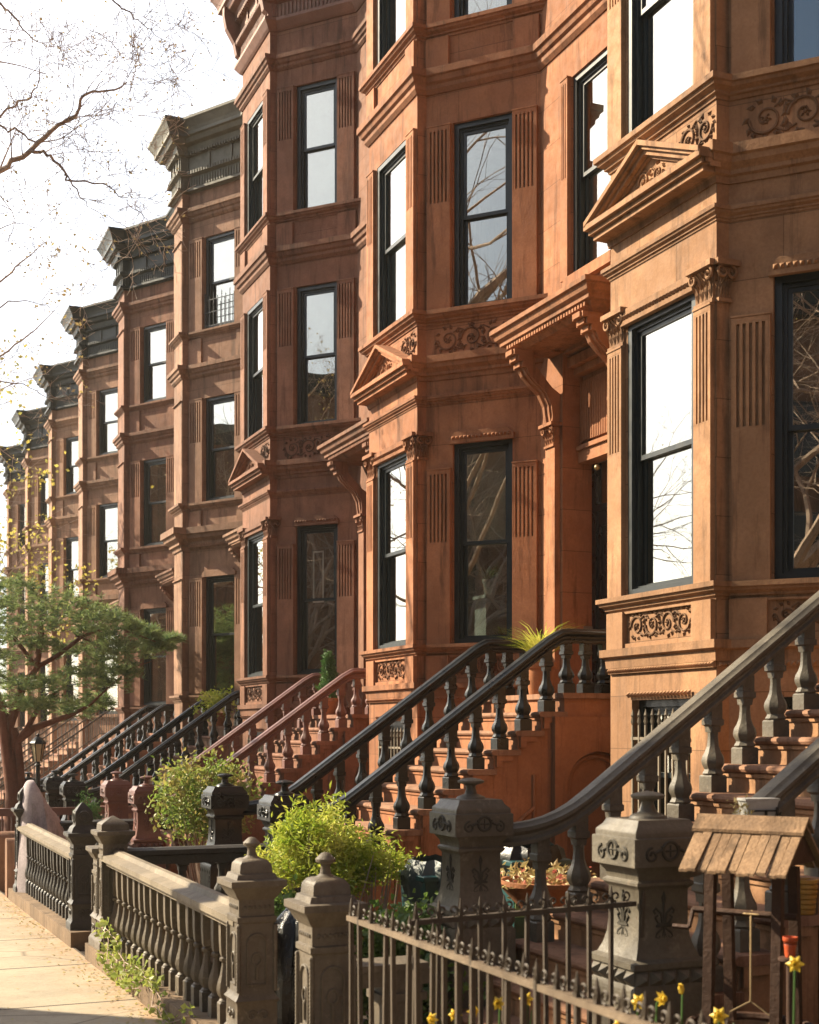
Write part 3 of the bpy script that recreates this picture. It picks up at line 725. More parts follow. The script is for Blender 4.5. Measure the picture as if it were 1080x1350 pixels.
def sweep_rail(path, prof):
    """path: 3D points (x,y,z); prof: (side, up) closed; vertical cross sections"""
    m = MB(); n = len(prof); k = len(path)
    for i, p in enumerate(path):
        d = Vector(path[min(i+1,k-1)])-Vector(path[max(i-1,0)]); d.z = 0; d.normalize(); s = Vector((d.y, -d.x, 0))
        for a, b in prof: m.v.append((p[0]+s.x*a, p[1]+s.y*a, p[2]+b))
    for i in range(k-1):
        for j in range(n):
            a = i*n+j; b = i*n+(j+1)%n; m.f.append((a, b, b+n, a+n))
    m.f.append(tuple(range(n))); m.f.append(tuple((k-1)*n+j for j in range(n))[::-1])
    return m
RAILP = [(-.075,-.15),(.075,-.15),(.078,-.125),(.060,-.105),(.060,-.085),(.088,-.06),(.090,-.035),(.062,-.022),(.050,-.004),(.025,.0),(-.025,.0),(-.050,-.004),(-.062,-.022),(-.090,-.035),(-.088,-.06),(-.060,-.085),(-.060,-.105),(-.078,-.125)]
RISE, RUN, XT, ZL = .19, .264, .27, Z(2.32)
def stoop(hs, railmat, stepmat, sidemat, bal_mesh, iron=False, label=None):
    st = put(None, 'stoop', hs)
    if label: st['label'] = label
    ya, yb = -1.08, -3.18; m = MB(); nst = 13
    prof = []
    x0 = 1.1
    # each step: tread slab w/ rounded nose + body
    m.box(XT-.03, 1.09, yb+.0, ya-.0, ZL-.055, ZL)
    bodies = MB()
    bodies.box(XT, 1.095, yb+.035, ya-.035, -1.5, ZL-.055)
    for k in range(1, nst+1):
        z = ZL-RISE*k; xa = XT-RUN*k; xb = XT-RUN*(k-1)
        nose = [(xb+.02, z), (xa-.012, z), (xa-.034, z-.012), (xa-.04, z-.03), (xa-.03, z-.048), (xa-.0, z-.056), (xb+.02, z-.056)]
        m.extrude([(px, yb, pz) for px, pz in nose], (0, ya-yb, 0))
        bodies.box(xa, xb+.001*k, yb+.035, ya-.035, -1.5, z-.056)
        bodies.box(xa-.012, xa, yb+.035, ya-.035, z-.085, z-.0565)
        # side scroll brackets under each tread end
        for yy in (yb+.006, ya-.034):
            bodies.box(xa+.02, xa+.2, yy, yy+.028, z-.11, z-.057); bodies.box(xa+.02, xa+.08, yy, yy+.028, z-.17, z-.11)
    m.build('step', stepmat, st, smooth=True); 
    ob = bodies.build('stoop_wall', sidemat, st, smooth=False)
    # arched niche under the landing, seen on the near side
    for (yy, yd) in ((yb-.045, yb+.036), ):
        a = MB(); cx, cz, r = .62, 1.62, .36; xl, xr, zt_ = .12, 1.09, 2.33
        arc = [(cx-r*cos(pi*q/16), cz+r*sin(pi*q/16)) for q in range(17)]
        for q in range(16):
            (u0, w0), (u1, w1) = arc[q], arc[q+1]
            a.add([(u0,yy,w0),(u1,yy,w1),(u1,yy,zt_),(u0,yy,zt_)], [(0,1,2,3)]); a.add([(u0,yy,w0),(u1,yy,w1),(u1,yd,w1),(u0,yd,w0)], [(0,1,2,3)])
        a.add([(xl,yy,-1),(cx-r,yy,-1),(cx-r,yy,zt_),(xl,yy,zt_)], [(0,1,2,3)]); a.add([(cx+r,yy,-1),(xr,yy,-1),(xr,yy,zt_),(cx+r,yy,zt_)], [(0,1,2,3)])
        for u in (cx-r, cx+r, xl): a.add([(u,yy,-1),(u,yd,-1),(u,yd,cz if u != xl else zt_),(u,yy,cz if u != xl else zt_)], [(0,1,2,3)])
        a.add([(xl,yy,zt_),(xr,yy,zt_),(xr,yd,zt_),(xl,yd,zt_)], [(0,1,2,3)])
        a.build('arch_surround', sidemat, st, smooth=False)
        a = MB(); pts = [(cx-r*.86, yd-.012, -.6)]+[(cx-r*.86*cos(pi*q/16), yd-.012, cz+r*.86*sin(pi*q/16)) for q in range(17)]+[(cx+r*.86, yd-.012, -.6)]; a.tube(pts, .026, 6); a.build('arch_moulding', sidemat, st)
        a = MB(); a.tube([(XT-.35, yd-.01, 1.75), (XT-.35, yd-.01, -.1), (XT-2.3,yd-.01,-.1), (XT-.35, yd-.01, 1.42)], .024, 6); a.build('side_panel_moulding', sidemat, st)
    yr = (-1.25, -3.01)
    zr = lambda x: ZL+.66+(x-XT)*(RISE/RUN)
    for q, y in enumerate(yr):
        sgn = 1 if q == 0 else -1
        if not iron:
            path = [(1.06, y, ZL+.66), (XT+.10, y, ZL+.66), (XT+.03, y, ZL+.652), (XT-.03, y, ZL+.622), (XT-.12, y, zr(XT-.12)-.002)]
            x = XT-.3
            while x > -1.95: path.append((x, y, zr(x))); x -= .25
            xe = -1.95; z1 = zr(xe)
            for t in (0, .15, .3, .45, .6, .75, .9, 1.0):
                xx = xe-.60*t; zz = z1-.60*t*(RISE/RUN)*(1-.56*t) ; path.append((xx, y+sgn*.17*t*t, zz))
            mm = sweep_rail(path, RAILP); mm.build('handrail', railmat, st)
            for k in range(0, 11):
                z = ZL-RISE*k; x = XT-RUN*(k-.5)
                yy = y; sc = 1.03
                if k == 0: x = XT+.10; sc = .88
                if x < xe:
                    t = min(1, (xe-x)/.6); zz = z1-.60*t*(RISE/RUN)*(1-.56*t); yy = y+sgn*.17*t*t; sc = max(.6, (zz-.11-z)/.6)
                tilt(put(bal_mesh, 'baluster', st, (x, yy, z), scale=(1,1,sc)), .008)
            for x in (XT+.32, XT+.54, XT+.76): put(bal_mesh, 'baluster', st, (x, y, ZL), scale=(1,1,.88))
            newel(st, -2.84+.16, y+sgn*.17, -.0, railmat, detail=True)
        else:
            g = MB(); H = .80
            g.tube([(1.05, y, ZL+H), (XT, y, ZL+H), (-2.75, y, zr(-2.75)+H-.66)], .024, 6)
            g.tube([(1.05, y, ZL+.12), (XT, y, ZL+.12), (-2.75, y, zr(-2.75)-.54)], .016, 6)
            x = 1.0; i = 0
            while x > -2.7:
                zt_ = ZL+H if x > XT else zr(x)+H-.66
                g.tube([(x, y, zt_-.68), (x, y, zt_)], .011, 5); x -= .125; i += 1
            g.lathe([(.05,0),(.05,.1),(.03,.14),(.03,1.2),(.055,1.23),(.055,1.28),(.02,1.33),(.04,1.38),(.0,1.43)], 10, (-2.78, y, -.05))
            g.build('iron_railing', railmat, st)
    return st
# ------------------------------------------------------------------ build the row
specs = [
 (1,'A',1,'brownc','tan brownstone at the right edge with sunlit pedimented front and grey stoop rails',[None,None,None,None,None,('curtain',1)],'greyiron'),
 (2,'A',2,'brownc','bright orange brownstone in the middle with a black stoop railing',[None,('curtain',1),None,None,None,('blind',.2),('curtain',1)],'black'),
 (3,'A',3,'brownc','weathered brownstone with red-brown stoop railing and a brown bracketed cornice',[None,('blind',.5),('curtain',1),None,('blind',.45),('blind',.97)],'redrail'),
 (4,'B',4,'olivec','brownstone with an olive grey panelled cornice beside the weathered one',[None,('blind',.3),('blind',.45)],'black'),
 (5,'B',3,'darkc','second of the dark-corniced brownstones, left of the olive-grey cornice',[None,None,('blind',.3)],'black'),
 (6,'B',4,'darkc','brownstone with dark green cornice and thin iron stoop rails behind the pine boughs',[None,('blind',.3),('blind',1)],'rust'),
 (7,'B',5,'darkc','narrow-looking pale brownstone with yellow leaves in front of its cornice',[None,None,('blind',.6)],'rust'),
 (8,'B',5,'darkc','far brownstone whose cornice is veiled by yellow-green twigs',[None,None,None],'rust'),
 (9,'B',4,'darkc','farthest visible brownstone at the left edge, lowest cornice in the row',[None,None,None],'rust'),
]
specs[1] = specs[1][:5]+([None,('curtain',1),None,('shade',.5),None,('blind',.2),('curtain',1)],)+specs[1][6:]
specs[4] = specs[4][:4]+('brownstone with dark green cornice and black stoop rails, directly left of the olive grey cornice',)+specs[4][5:]
BM = {k: baluster_mesh(M[k]) for k in ('greyiron','black','redrail')}
HD = {}
for (n, typ, stn, cor, lab, bl, rail) in specs:
    hs, hd = house(n, typ, stn, cor, lab, bl); HD[n] = (hs, hd)
    iron = rail == 'rust'
    stoop(hs, M[rail], M['step'] if n < 3 else M['step3'], ST[stn], BM.get(rail), iron)
for k_ in (0,):
    h0, _h = house(0, 'A', 4, 'brownc', 'brownstone just outside the right edge, nearer than all the others', [])
    stoop(h0, M['black'], M['step3'], ST[4], BM['black'])
for k_, wd in ((-1, 'second'), (-2, 'third'), (-3, 'fourth')):
    t = thing('neighbour_house', wd+' brownstone behind the viewer on the same side, outside the picture', 'house', (XB, YB+PER*(k_-1), 0), group='same-side houses behind the viewer'); m = MB()
    m.extrude([(1.1,2.72,-1.5),(.12,1.62,-1.5),(.12,0,-1.5),(1.1,-1.1,-1.5),(1.1,-3.38,-1.5),(9,-3.38,-1.5),(9,2.72,-1.5)], (0,0,16.2)); m.build('wall', ST[4], t, smooth=False)
# leaded light hanging in the weathered house's parlour window, shelf inside the orange house
hs3, h3 = HD[3]; F = h3['FC']; m = MB()
for q in ((.60,.625),(.775,.80)): m.fbox(F, q[0], q[1], -.128, -.12, Z(4.15), Z(4.98))
for q in ((4.15,4.175),(4.955,4.98)): m.fbox(F, .625, .775, -.128, -.12, Z(q[0]), Z(q[1]))
for w_ in [c for c in hs3.children if c.name.startswith('window')][3:4]: m.build('leaded_light_frame', M['white'], w_)
# ------------------------------------------------------------------ ground
def sheet(x0, x1, y0, y1, dz, mat, name, nx=1, ny=1, kind='structure'):
    m = MB()
    for i in range(nx+1):
        for j in range(ny+1):
            x = x0+(x1-x0)*i/nx; y = y0+(y1-y0)*j/ny; m.v.append((x, y, gz(y)+dz))
    for i in range(nx):
        for j in range(ny):
            a = i*(ny+1)+j; m.f.append((a, a+ny+1, a+ny+2, a+1))
    return m.build(name, mat, kind=kind, smooth=False)
def slabmat():
    m, nt, N, L = newmat('concrete paving'); out = N.new('ShaderNodeOutputMaterial'); b = N.new('ShaderNodeBsdfPrincipled'); L.new(b.outputs[0], out.inputs[0])
    g = N.new('ShaderNodeNewGeometry'); mp = N.new('ShaderNodeMapping'); L.new(g.outputs['Position'], mp.inputs[0]); mp.inputs[1].default_value = (-2.16, -.22, 0)
    br = N.new('ShaderNodeTexBrick'); br.offset = 0; L.new(mp.outputs[0], br.inputs[0]); br.inputs['Scale'].default_value = 1
    br.inputs['Brick Width'].default_value = 2.05; br.inputs['Row Height'].default_value = 2.05; br.inputs['Mortar Size'].default_value = .022; br.inputs['Mortar Smooth'].default_value = .2
    pos = g.outputs['Position']
    c = mixc(nt, ramp(nt, noi(nt, pos, 1.1, 6, .65), .35, .7), (.40,.34,.245), (.30,.25,.18))
    c = mixc(nt, ramp(nt, noi(nt, pos, 24, 5, .7), .45, .75, 0, .5), c, (.26,.215,.15))
    c = mixc(nt, ramp(nt, noi(nt, pos, 4, 6, .75), .55, .70, 0, .6), c, (.20,.15,.10))
    vo = N.new('ShaderNodeTexVoronoi'); vo.feature = 'DISTANCE_TO_EDGE'; vo.inputs['Scale'].default_value = .42; L.new(mixc(nt, .12, pos, N.new('ShaderNodeTexNoise').outputs['Color']), vo.inputs['Vector'])
    c = mixc(nt, ramp(nt, vo.outputs['Distance'], .0, .006, .8, 0), c, (.12,.09,.06))
    sp = N.new('ShaderNodeSeparateXYZ'); L.new(pos, sp.inputs[0])
    dirt = ramp(nt, sp.outputs[0], 1.55, 2.2); nn = ramp(nt, noi(nt, pos, 7, 5, .7), .35, .65)
    mu = N.new('ShaderNodeMath'); mu.operation = 'MULTIPLY'; L.new(dirt, mu.inputs[0]); L.new(nn, mu.inputs[1])
    c = mixc(nt, mu.outputs[0], c, (.36,.20,.09))
    c = mixc(nt, br.outputs['Fac'], c, (.075,.055,.035)); L.new(c, b.inputs['Base Color']); b.inputs['Roughness'].default_value = .9
    s2 = N.new('ShaderNodeMath'); s2.operation = 'SUBTRACT'; L.new(noi(nt, pos, 40, 5, .7), s2.inputs[0]); L.new(br.outputs['Fac'], s2.inputs[1])
    bp = N.new('ShaderNodeBump'); bp.inputs['Strength'].default_value = .35; bp.inputs['Distance'].default_value = .01; L.new(s2.outputs[0], bp.inputs['Height']); L.new(bp.outputs[0], b.inputs['Normal'])
    return m
slab = slabmat()
sheet(-3.2, 2.16, -30, 148, 0, slab, 'sidewalk')
sheet(-3.35, -3.2, -30, 148, .0, M['plinth'], 'kerb')
sheet(-13.5, -3.35, -30, 148, -.14, M['asphalt'], 'road')
sheet(-38, -13.5, -44, 148, -.02, M['asphalt'], 'far_pavement')
sheet(2.16, 38, -44, 148, -.03, M['soil'], 'ground')
sheet(-13.5, 2.16, -44, -30, -.16, M['asphalt'], 'street_ground'); 
pave = surf('front path paving', (.40,.29,.19), (.22,.15,.09), bump=.4, edge=0)
for k in range(4):
    y = YB+PER*k; sheet(2.4, 3.6, y-3.3, y-1.0, .03, pave, 'front_path')
# ------------------------------------------------------------------ cast-iron balustrade fences
XF = 2.19
def fence_baluster(mat):
    m = MB()
    m.sq([(.043,0),(.043,.14),(.032,.15)]); 
    m.lathe([(.030,.145),(.044,.155),(.032,.172),(.050,.205),(.055,.240),(.047,.29),(.032,.34),(.022,.40),(.019,.425),(.034,.437),(.034,.455),(.019,.465),(.019,.48)], 8)
    m.sq([(.022,.47),(.027,.49),(.031,.58),(.032,.74)])
    return m.mesh('baluster', mat)
FBM = {k: fence_baluster(M[k]) for k in ('fenceiron', 'darkfence')}
def fence_post(parent, x, y, zb, cap, mat, fin='urn', capmat=None):
    """x,y centre; zb base; cap = z of the top of the cap slab"""
    m = MB(); H = cap-zb
    m.sq([(.145,0),(.145,.16),(.135,.18),(.122,.20),(.122,.34),(.135,.36),(.118,.38),(.108,.40),(.108,H-.26),(.120,H-.25),(.120,H-.22),(.108,H-.215),(.108,H-.12),(.125,H-.10),(.150,H-.055),(.168,H-.04),(.168,H-.005),(.150,H)])
    for sx in (-1, 1):
        for sy in (-1, 1):
            n = 20
            for i in range(n): m.blob((sx*.112, sy*.112, .42+(H-.70)*i/(n-1)), .016, 1, 5, 4)
    for F in (frame((-.108,-.108),(.108,-.108),1), frame((-.108,-.108),(-.108,.108),-1)):
        a0, a1 = .05, .166; z0 = .45; z1 = H-.38; c = (a0+a1)/2; r = (a1-a0)/2
        m.tube([F(a0,.004,z0)]+[F(c-r*cos(pi*q/8), .004, z1+r*sin(pi*q/8)) for q in range(9)]+[F(a1,.004,z0),F(a0,.004,z0)], .008, 5)
        m.tube([F(c+.028*cos(2*pi*q/10), .004, z1-.09+.036*sin(2*pi*q/10)) for q in range(11)], .007, 5); m.tube([F(c,.004,z0+.03),F(c,.004,z1-.13)], .011, 5)
        for i in range(6): m.blob(F(.035+.03*i, .0, H-.165), .012, 1, 5, 4)
        m.tube(spiral(F, .075, .27, .035, 1.2, 0, 1, .018, 14), .007, 4); m.tube(spiral(F, .145, .27, .035, 1.2, pi, -1, .018, 14), .007, 4)
    if fin == 'urn':
        m.sq([(.125,H),(.115,H+.03),(.10,H+.035),(.095,H+.085),(.075,H+.11),(.055,H+.118)])
        m.lathe([(.058,H+.115),(.03,H+.135),(.024,H+.165),(.028,H+.185),(.05,H+.195),(.052,H+.21),(.04,H+.222),(.02,H+.24),(.0,H+.245)], 14)
    elif fin == 'pyramid':
        m.sq([(.125,H),(.12,H+.055),(.11,H+.065),(.0,H+.13)])
    elif fin == 'tall':
        m.sq([(.13,H),(.11,H+.05),(.085,H+.07),(.08,H+.10),(.09,H+.12),(.085,H+.20),(.05,H+.25),(.015,H+.29),(.0,H+.30)])
        for F in (frame((-.085,-.085),(.085,-.085),1), frame((-.085,-.085),(-.085,.085),-1)):
            m.tube([F(.085+.05*cos(2*pi*q/10), .0, H+.155+.05*sin(2*pi*q/10)) for q in range(11)], .014, 5)
    elif fin == 'none': pass
    return m.build('fence_post', mat, parent, (x, y, zb))
def balustrade(label, y0, y1, ztop, mat, posts, nb, ret=None, group='cast-iron balustrades along the sidewalk'):
    t = thing('balustrade_fence', label, 'fence', (XF, y0, gz(y0)), group=group)
    zo = gz(y0)
    m = MB(); W0, W1 = -.02, .21
    prof = [(W0,-.10),(W0,-.055),(W0+.09,-.035),(W0+.105,.0),(W0+.15,.0),(W0+.165,-.03),(W1,-.055),(W1,-.10)]
    m.extrude([(a, 0, ztop-zo+b) for a, b in prof], (0, y1-y0, 0)); m.box(W0+.03, W1-.03, 0, y1-y0, ztop-zo-.135, ztop-zo-.1005)
    m.build('top_rail', M['cap'] if mat == 'fenceiron' else M['cap'], t, smooth=False)
    p = MB(); L = y1-y0
    za = gz(y0)+.15-zo; zb_ = gz(y1)+.15-zo
    for (xa, xb, h) in ((-.07, .26, 0), ):
        p.add([(xa,-.3,-.5),(xb,-.3,-.5),(xb,L+.5,-.7),(xa,L+.5,-.7),(xa,-.3,za+SLOPE*.3),(xb,-.3,za+SLOPE*.3),(xb,L+.5,zb_-SLOPE*.5),(xa,L+.5,zb_-SLOPE*.5)],
              [(0,3,2,1),(4,5,6,7),(0,1,5,4),(1,2,6,5),(2,3,7,6),(3,0,4,7)])
    p.build('plinth', M['plinth'], t, smooth=False)
    for i in range(nb):
        y = L*(i+.6)/(nb+.2); zp = za+(zb_-za)*y/L
        tilt(put(FBM[mat], 'baluster', t, (.095, y, zp), scale=(1, 1, (ztop-zo-.13-zp)/.74)), .010)
    for (y, fin, cap) in posts: fence_post(t, .095, y-y0, gz(y)+.05-zo, cap-gz(y)-.05, M[mat], fin) if False else fence_post(t, .095, y-y0, gz(y)+.05-zo, cap-zo, M[mat], fin)
    if ret:   # return balustrade at the far end, running to the house
        (yr, xe) = ret
        r = MB(); r.extrude([(.2, yr-y0+a, ztop-zo+b-.0) for a, b in ((-.09,-.06),(-.09,-.02),(-.04,0),(.04,0),(.09,-.02),(.09,-.06),(.06,-.075),(.06,-.15),(-.06,-.15),(-.06,-.075))], (xe-XF-.2, 0, 0))
        r.build('return_rail', M['darkfence'], t, smooth=False)
        k = 9
        for i in range(k):
            x = .35+(xe-XF-.4)*i/(k-1); put(RB, 'baluster', t, (x, yr-y0, ztop-zo-.65))
        q = MB(); q.box(.2, xe-XF, yr-y0-.11, yr-y0+.11, -.6, ztop-zo-.65); q.build('return_plinth', M['plinth'], t, smooth=False)
    return t
RB = baluster_mesh(M['darkfence'], .54)
A1 = balustrade('weathered grey-brown cast-iron balustrade nearest the camera with pale rail cap, yellow vine at its foot', 7.89, 12.34, .98, 'fenceiron', ((7.89, 'urn', 1.165), (12.34, 'pyramid', 1.15), (12.62, 'none', .98)), 19, (12.34, 5.6))
A2 = balustrade('darker cast-iron balustrade farther left along the sidewalk with pointed finials', 13.98, 18.5, .84, 'darkfence', ((13.98, 'tall', 1.02), (18.5, 'tall', 1.02)), 19, (18.5, 5.4))
# gate post of the iron fence with its stub
t = thing('gate_post', 'grey-brown cast-iron gate post with urn finial at the left end of the iron picket fence', 'post', (XF+.095, 6.55, gz(6.5)+.03))
fence_post(t, 0, 0, 0, 1.185-(gz(6.5)+.03), M['fenceiron'], 'urn')
m = MB(); z0 = gz(6.5)+.03; m.box(.10, .55, -.09, .09, .74-z0, .82-z0); m.box(.13, .52, -.12, .12, .80-z0+.022, .845-z0+.01); m.box(.28, .50, -.085, .085, 0, .74-z0); m.box(.26, .52, -.1, .1, .66-z0, .70-z0)
m.build('side_pier', M['fenceiron'], t, smooth=False)
# ------------------------------------------------------------------ wrought iron picket fences
def picket_mesh(h=1.12, r=.0095):
    m = MB(); m.sq([(r,0),(r,h)]); m.lathe([(r,h-.015),(r*1.45,h+.0),(r*1.05,h+.028),(r*.25,h+.062)], 6); return m
pm = picket_mesh().mesh('picket', M['rust'])
def picket_fence(label, P0, P1, n, zt0, zt1, lean=0):
    P0 = Vector(P0); P1 = Vector(P1); d = P1-P0; L = d.length; u = d.normalized()
    t = thing('iron_picket_fence', label, 'fence', (P0.x, P0.y, 0), group='wrought-iron picket fences')
    m = MB()
    def pt(s, off, z): return (u.x*s, u.y*s, zt0+(zt1-zt0)*s/L+z)
    def bar(z0, z1, w):
        nrm = Vector((u.y, -u.x, 0))*w
        vs = []
        for s in (-.02, L+.02):
            for sg in (-1, 1):
                for z in (z0, z1):
                    p = pt(s, 0, z); vs.append((p[0]+nrm.x*sg, p[1]+nrm.y*sg, p[2]))
        m.add(vs, [(0,1,3,2),(4,6,7,5),(0,4,5,1),(2,3,7,6),(0,2,6,4),(1,5,7,3)])
    bar(-.012, .012, .019)
    m.build('rail', M['railtan'] if lean == 0 else M['rust'], t, smooth=False)
    m = MB(); bar(-.88, -.862, .016); m.build('lower_rail', M['rust'], t, smooth=False)
    for i in range(n-1):
        m = MB(); s = L*(i+.5)/(n-1); g = L/(n-1)
        for k in (-1, 1):
            pts = []
            for q in range(13):
                tt = q/12; r = .026*(1-.72*tt); an = -pi/2+k*(tt*2*pi*1.05)
                pts.append((u.x*(s+k*g*.24-k*0+r*cos(an)), u.y*(s+k*g*.24+r*cos(an)), zt0+(zt1-zt0)*s/L+.042+r*sin(an)))
            m.tube(pts, .0055, 4)
        m.build('scroll', M['rust'], t)
    for i in range(n):
        s = L*i/(n-1); z = zt0+(zt1-zt0)*s/L
        o = put(pm, 'picket', t, (u.x*s, u.y*s, z+.035-1.12+.0))
        o.rotation_euler = (R.uniform(-.012,.012), R.uniform(-.012,.012)+(.06 if lean and i == n-1 else 0), 0)
    return t
picket_fence('long wrought-iron picket fence with little scrolls running toward the camera at bottom right', (2.24, 6.05, 0), (2.24, 1.9, 0), 32, 1.16, 1.165)
picket_fence('short dark iron picket fence crossing the garden to the big grey newel post', (2.45, 5.80, 0), (3.62, 5.80, 0), 11, 1.16, 1.19, 1)
# ------------------------------------------------------------------ vegetation helpers
def leaves(mb, centers, n, size, spread, rnd, flat=.0, asp=.5):
    for _ in range(n):
        c = rnd.choice(centers); p = Vector(c)+Vector((rnd.gauss(0, spread), rnd.gauss(0, spread), rnd.gauss(0, spread*(1-flat))))
        s = size*rnd.uniform(.6, 1.3)
        d = Vector((rnd.gauss(0,1), rnd.gauss(0,1), rnd.gauss(.3,.8))).normalized()
        w = d.cross(Vector((rnd.gauss(0,1), rnd.gauss(0,1), rnd.gauss(0,1)))).normalized()*s*asp*.5
        up = d.cross(w).normalized()*s*.12
        mb.add([p, p+d*s*.5+w+up, p+d*s, p+d*s*.5-w+up], [(0,1,2,3)])
def branch(mb, p, d, ln, r, depth, rnd, tips, bend=.25, kids=3, shrink=.66, up=.1, seg=5, minr=.0025):
    pts = [Vector(p)]; rs = [r]; dd = Vector(d).normalized()
    nodes = []
    for i in range(seg):
        dd = (dd+Vector((rnd.gauss(0,bend), rnd.gauss(0,bend), rnd.gauss(0,bend)+up))*.5).normalized()
        pts.append(pts[-1]+dd*ln/seg); rs.append(max(minr, r*(1-.55*(i+1)/seg))); nodes.append((pts[-1].copy(), dd.copy(), rs[-1]))
    mb.tube(pts, rs, 6 if r > .03 else (4 if r > .008 else 3), cap=False)
    if depth <= 0: tips.append(pts[-1]); tips.append(pts[-2]); return
    for k in range(kids):
        i = min(seg-1, int(seg*(.25+.75*(k+rnd.random())/kids)))
        q, dq, rq = nodes[i]
        side = dq.cross(Vector((rnd.gauss(0,1), rnd.gauss(0,1), rnd.gauss(0,1)))).normalized()
        nd = (dq*rnd.uniform(.5,.9)+side*rnd.uniform(.5,.9)).normalized()
        branch(mb, q, nd, ln*shrink*rnd.uniform(.75,1.15), max(minr, rq*.72), depth-1, rnd, tips, bend, kids, shrink, up, max(3, seg-1), minr)
    q, dq, rq = nodes[-1]
    branch(mb, q, dq, ln*shrink, rq, depth-1, rnd, tips, bend, kids, shrink, up, max(3, seg-1), minr)
def street_tree(x, y, h, seed, label, limbs=(), depth=4, buds='bud', budn=900, spread=1.0, lead=0, budsize=.05, r0=.2, trunkh=3.0, kids=3, crown=3.0):
    rnd = random.Random(seed); t = thing('street_tree', label, 'tree', (x, y, gz(y)), group='bare street trees')
    m = MB(); tips = []
    tp = [Vector((0,0,-.2)), Vector((0,0,.1)), Vector((.04,.02,1.2)), Vector((-.03,.05,trunkh*.7)), Vector((.03,0,trunkh))]
    m.tube(tp, [r0*1.5, r0*1.15, r0, r0*.92, r0*.85], 10)
    nb = 5
    for k in range(lead):
        a = 2.3*k+seed; q0 = tp[-1]; 
        branch(m, q0, Vector((cos(a)*.35, sin(a)*.35, 1)), 4.2, r0*.62, 4, rnd, tips, .28, 3, .7, .10, 6)
    for k in range(nb):
        a = 2*pi*k/nb+rnd.uniform(-.3,.3); d = Vector((cos(a)*spread, sin(a)*spread, rnd.uniform(.7,1.3))).normalized()
        branch(m, tp[-1]-Vector((0,0,.25*k/nb)), d, crown*rnd.uniform(.85,1.15), r0*.5, depth, rnd, tips, .3, kids, .66, .06)
    for L_ in limbs:     # authored limbs: lists of (point, radius) in world space, grown with twigs
        pts = [Vector(q[0])-Vector((x, y, gz(y))) for q in L_['pts']]; rr = [q[1] for q in L_['pts']]
        # smooth
        P = []; RR = []
        for i in range(len(pts)-1):
            for s in range(4): P.append(pts[i].lerp(pts[i+1], s/4)); RR.append(rr[i]+(rr[i+1]-rr[i])*s/4)
        P.append(pts[-1]); RR.append(rr[-1])
        P = [P[0]]+[(P[i-1]+P[i]*2+P[i+1])/4+Vector((rnd.gauss(0,.012),rnd.gauss(0,.012),rnd.gauss(0,.012))) for i in range(1, len(P)-1)]+[P[-1]]
        m.tube(P, [q*.8 for q in RR], 7)
        for i in range(L_.get('from', 4), len(P)):
            if rnd.random() < L_.get('dens', .62):
                dd = (P[i]-P[i-1]).normalized(); sd = dd.cross(Vector((rnd.gauss(0,1), rnd.gauss(0,1), rnd.gauss(0,1)))).normalized()
                branch(m, P[i], (dd*.7+sd*.8), rnd.uniform(.24,.50), max(.003, RR[i]*.28), 3, rnd, tips, .38, 2, .62, .05, 4, .0020)
    m.build('trunk', M['twig'], t)
    l = MB(); leaves(l, tips, budn, budsize, .035 if buds == 'bud' else .1, rnd, asp=.6); l.build('leaf_buds', LEAF[buds], t, smooth=False)
    return t
D1 = 11.5
A_ = lambda px, py, r, D=D1: (tuple(at(px, py, D)), r)
limbs1 = [
 {'pts': [((-2.42,13.5,3.2),.09), ((-.9,12.4,4.6),.07), A_(-60,265,.045), A_(0,226,.030), A_(40,200,.026), A_(75,165,.022), A_(105,150,.017), A_(110,122,.014), A_(150,118,.010), A_(168,108,.006)], 'from': 8},
 {'pts': [A_(40,198,.020), A_(62,200,.016), A_(85,225,.013), A_(90,238,.011), A_(130,240,.008), A_(165,262,.005), A_(190,286,.004)], 'from': 3},
 {'pts': [A_(85,230,.010), A_(100,250,.008), A_(115,272,.004)], 'from': 2},
 {'pts': [A_(-60,270,.02), A_(0,152,.012), A_(35,132,.010), A_(48,115,.006), A_(52,75,.004)], 'from': 3},
 {'pts': [A_(-60,130,.02), A_(0,168,.012), A_(25,172,.010), A_(50,190,.010)], 'from': 3},
 {'pts': [((-2.42,13.5,3.4),.08), ((-1.2,12,6.4),.05), A_(-50,-40,.022), A_(0,5,.012), A_(22,25,.010), A_(36,45,.007), A_(60,62,.004)], 'from': 10},
 {'pts': [((-2.42,13.5,3.6),.08), ((-.8,11.8,7.4),.05), A_(80,-70,.02), A_(145,0,.009), A_(165,14,.008), A_(182,26,.006), A_(200,42,.005), A_(219,54,.003)], 'from': 12},
]
B_ = lambda px, py, r: A_(px, py, r, 19.0)
limbs2 = [
 {'pts': [((-2.6,30.5,5.5),.09), ((-1.2,24,7.5),.05), B_(-60,520,.03), B_(0,470,.018), B_(40,442,.012), B_(78,402,.005)], 'from': 9},
 {'pts': [((-2.6,30.5,5.7),.09), ((-1.4,24,8.5),.05), B_(-60,430,.03), B_(0,372,.018), B_(30,345,.012), B_(62,318,.005)], 'from': 9},
 {'pts': [B_(-60,430,.03), B_(0,400,.014), B_(45,395,.008), B_(80,415,.004)], 'from': 3},
 {'pts': [B_(-60,520,.03), B_(0,500,.014), B_(40,510,.008), B_(70,530,.004)], 'from': 3},
 {'pts': [B_(-60,330,.02), B_(0,300,.010), B_(25,292,.006), B_(45,300,.004)], 'from': 3},
]
street_tree(-2.42, 13.5, 9, 5, 'bare street tree whose budding branches cross the top left of the sky', limbs1, depth=3, budn=900, spread=.45, r0=.34, budsize=.028, crown=1.7, lead=3, trunkh=6.0)
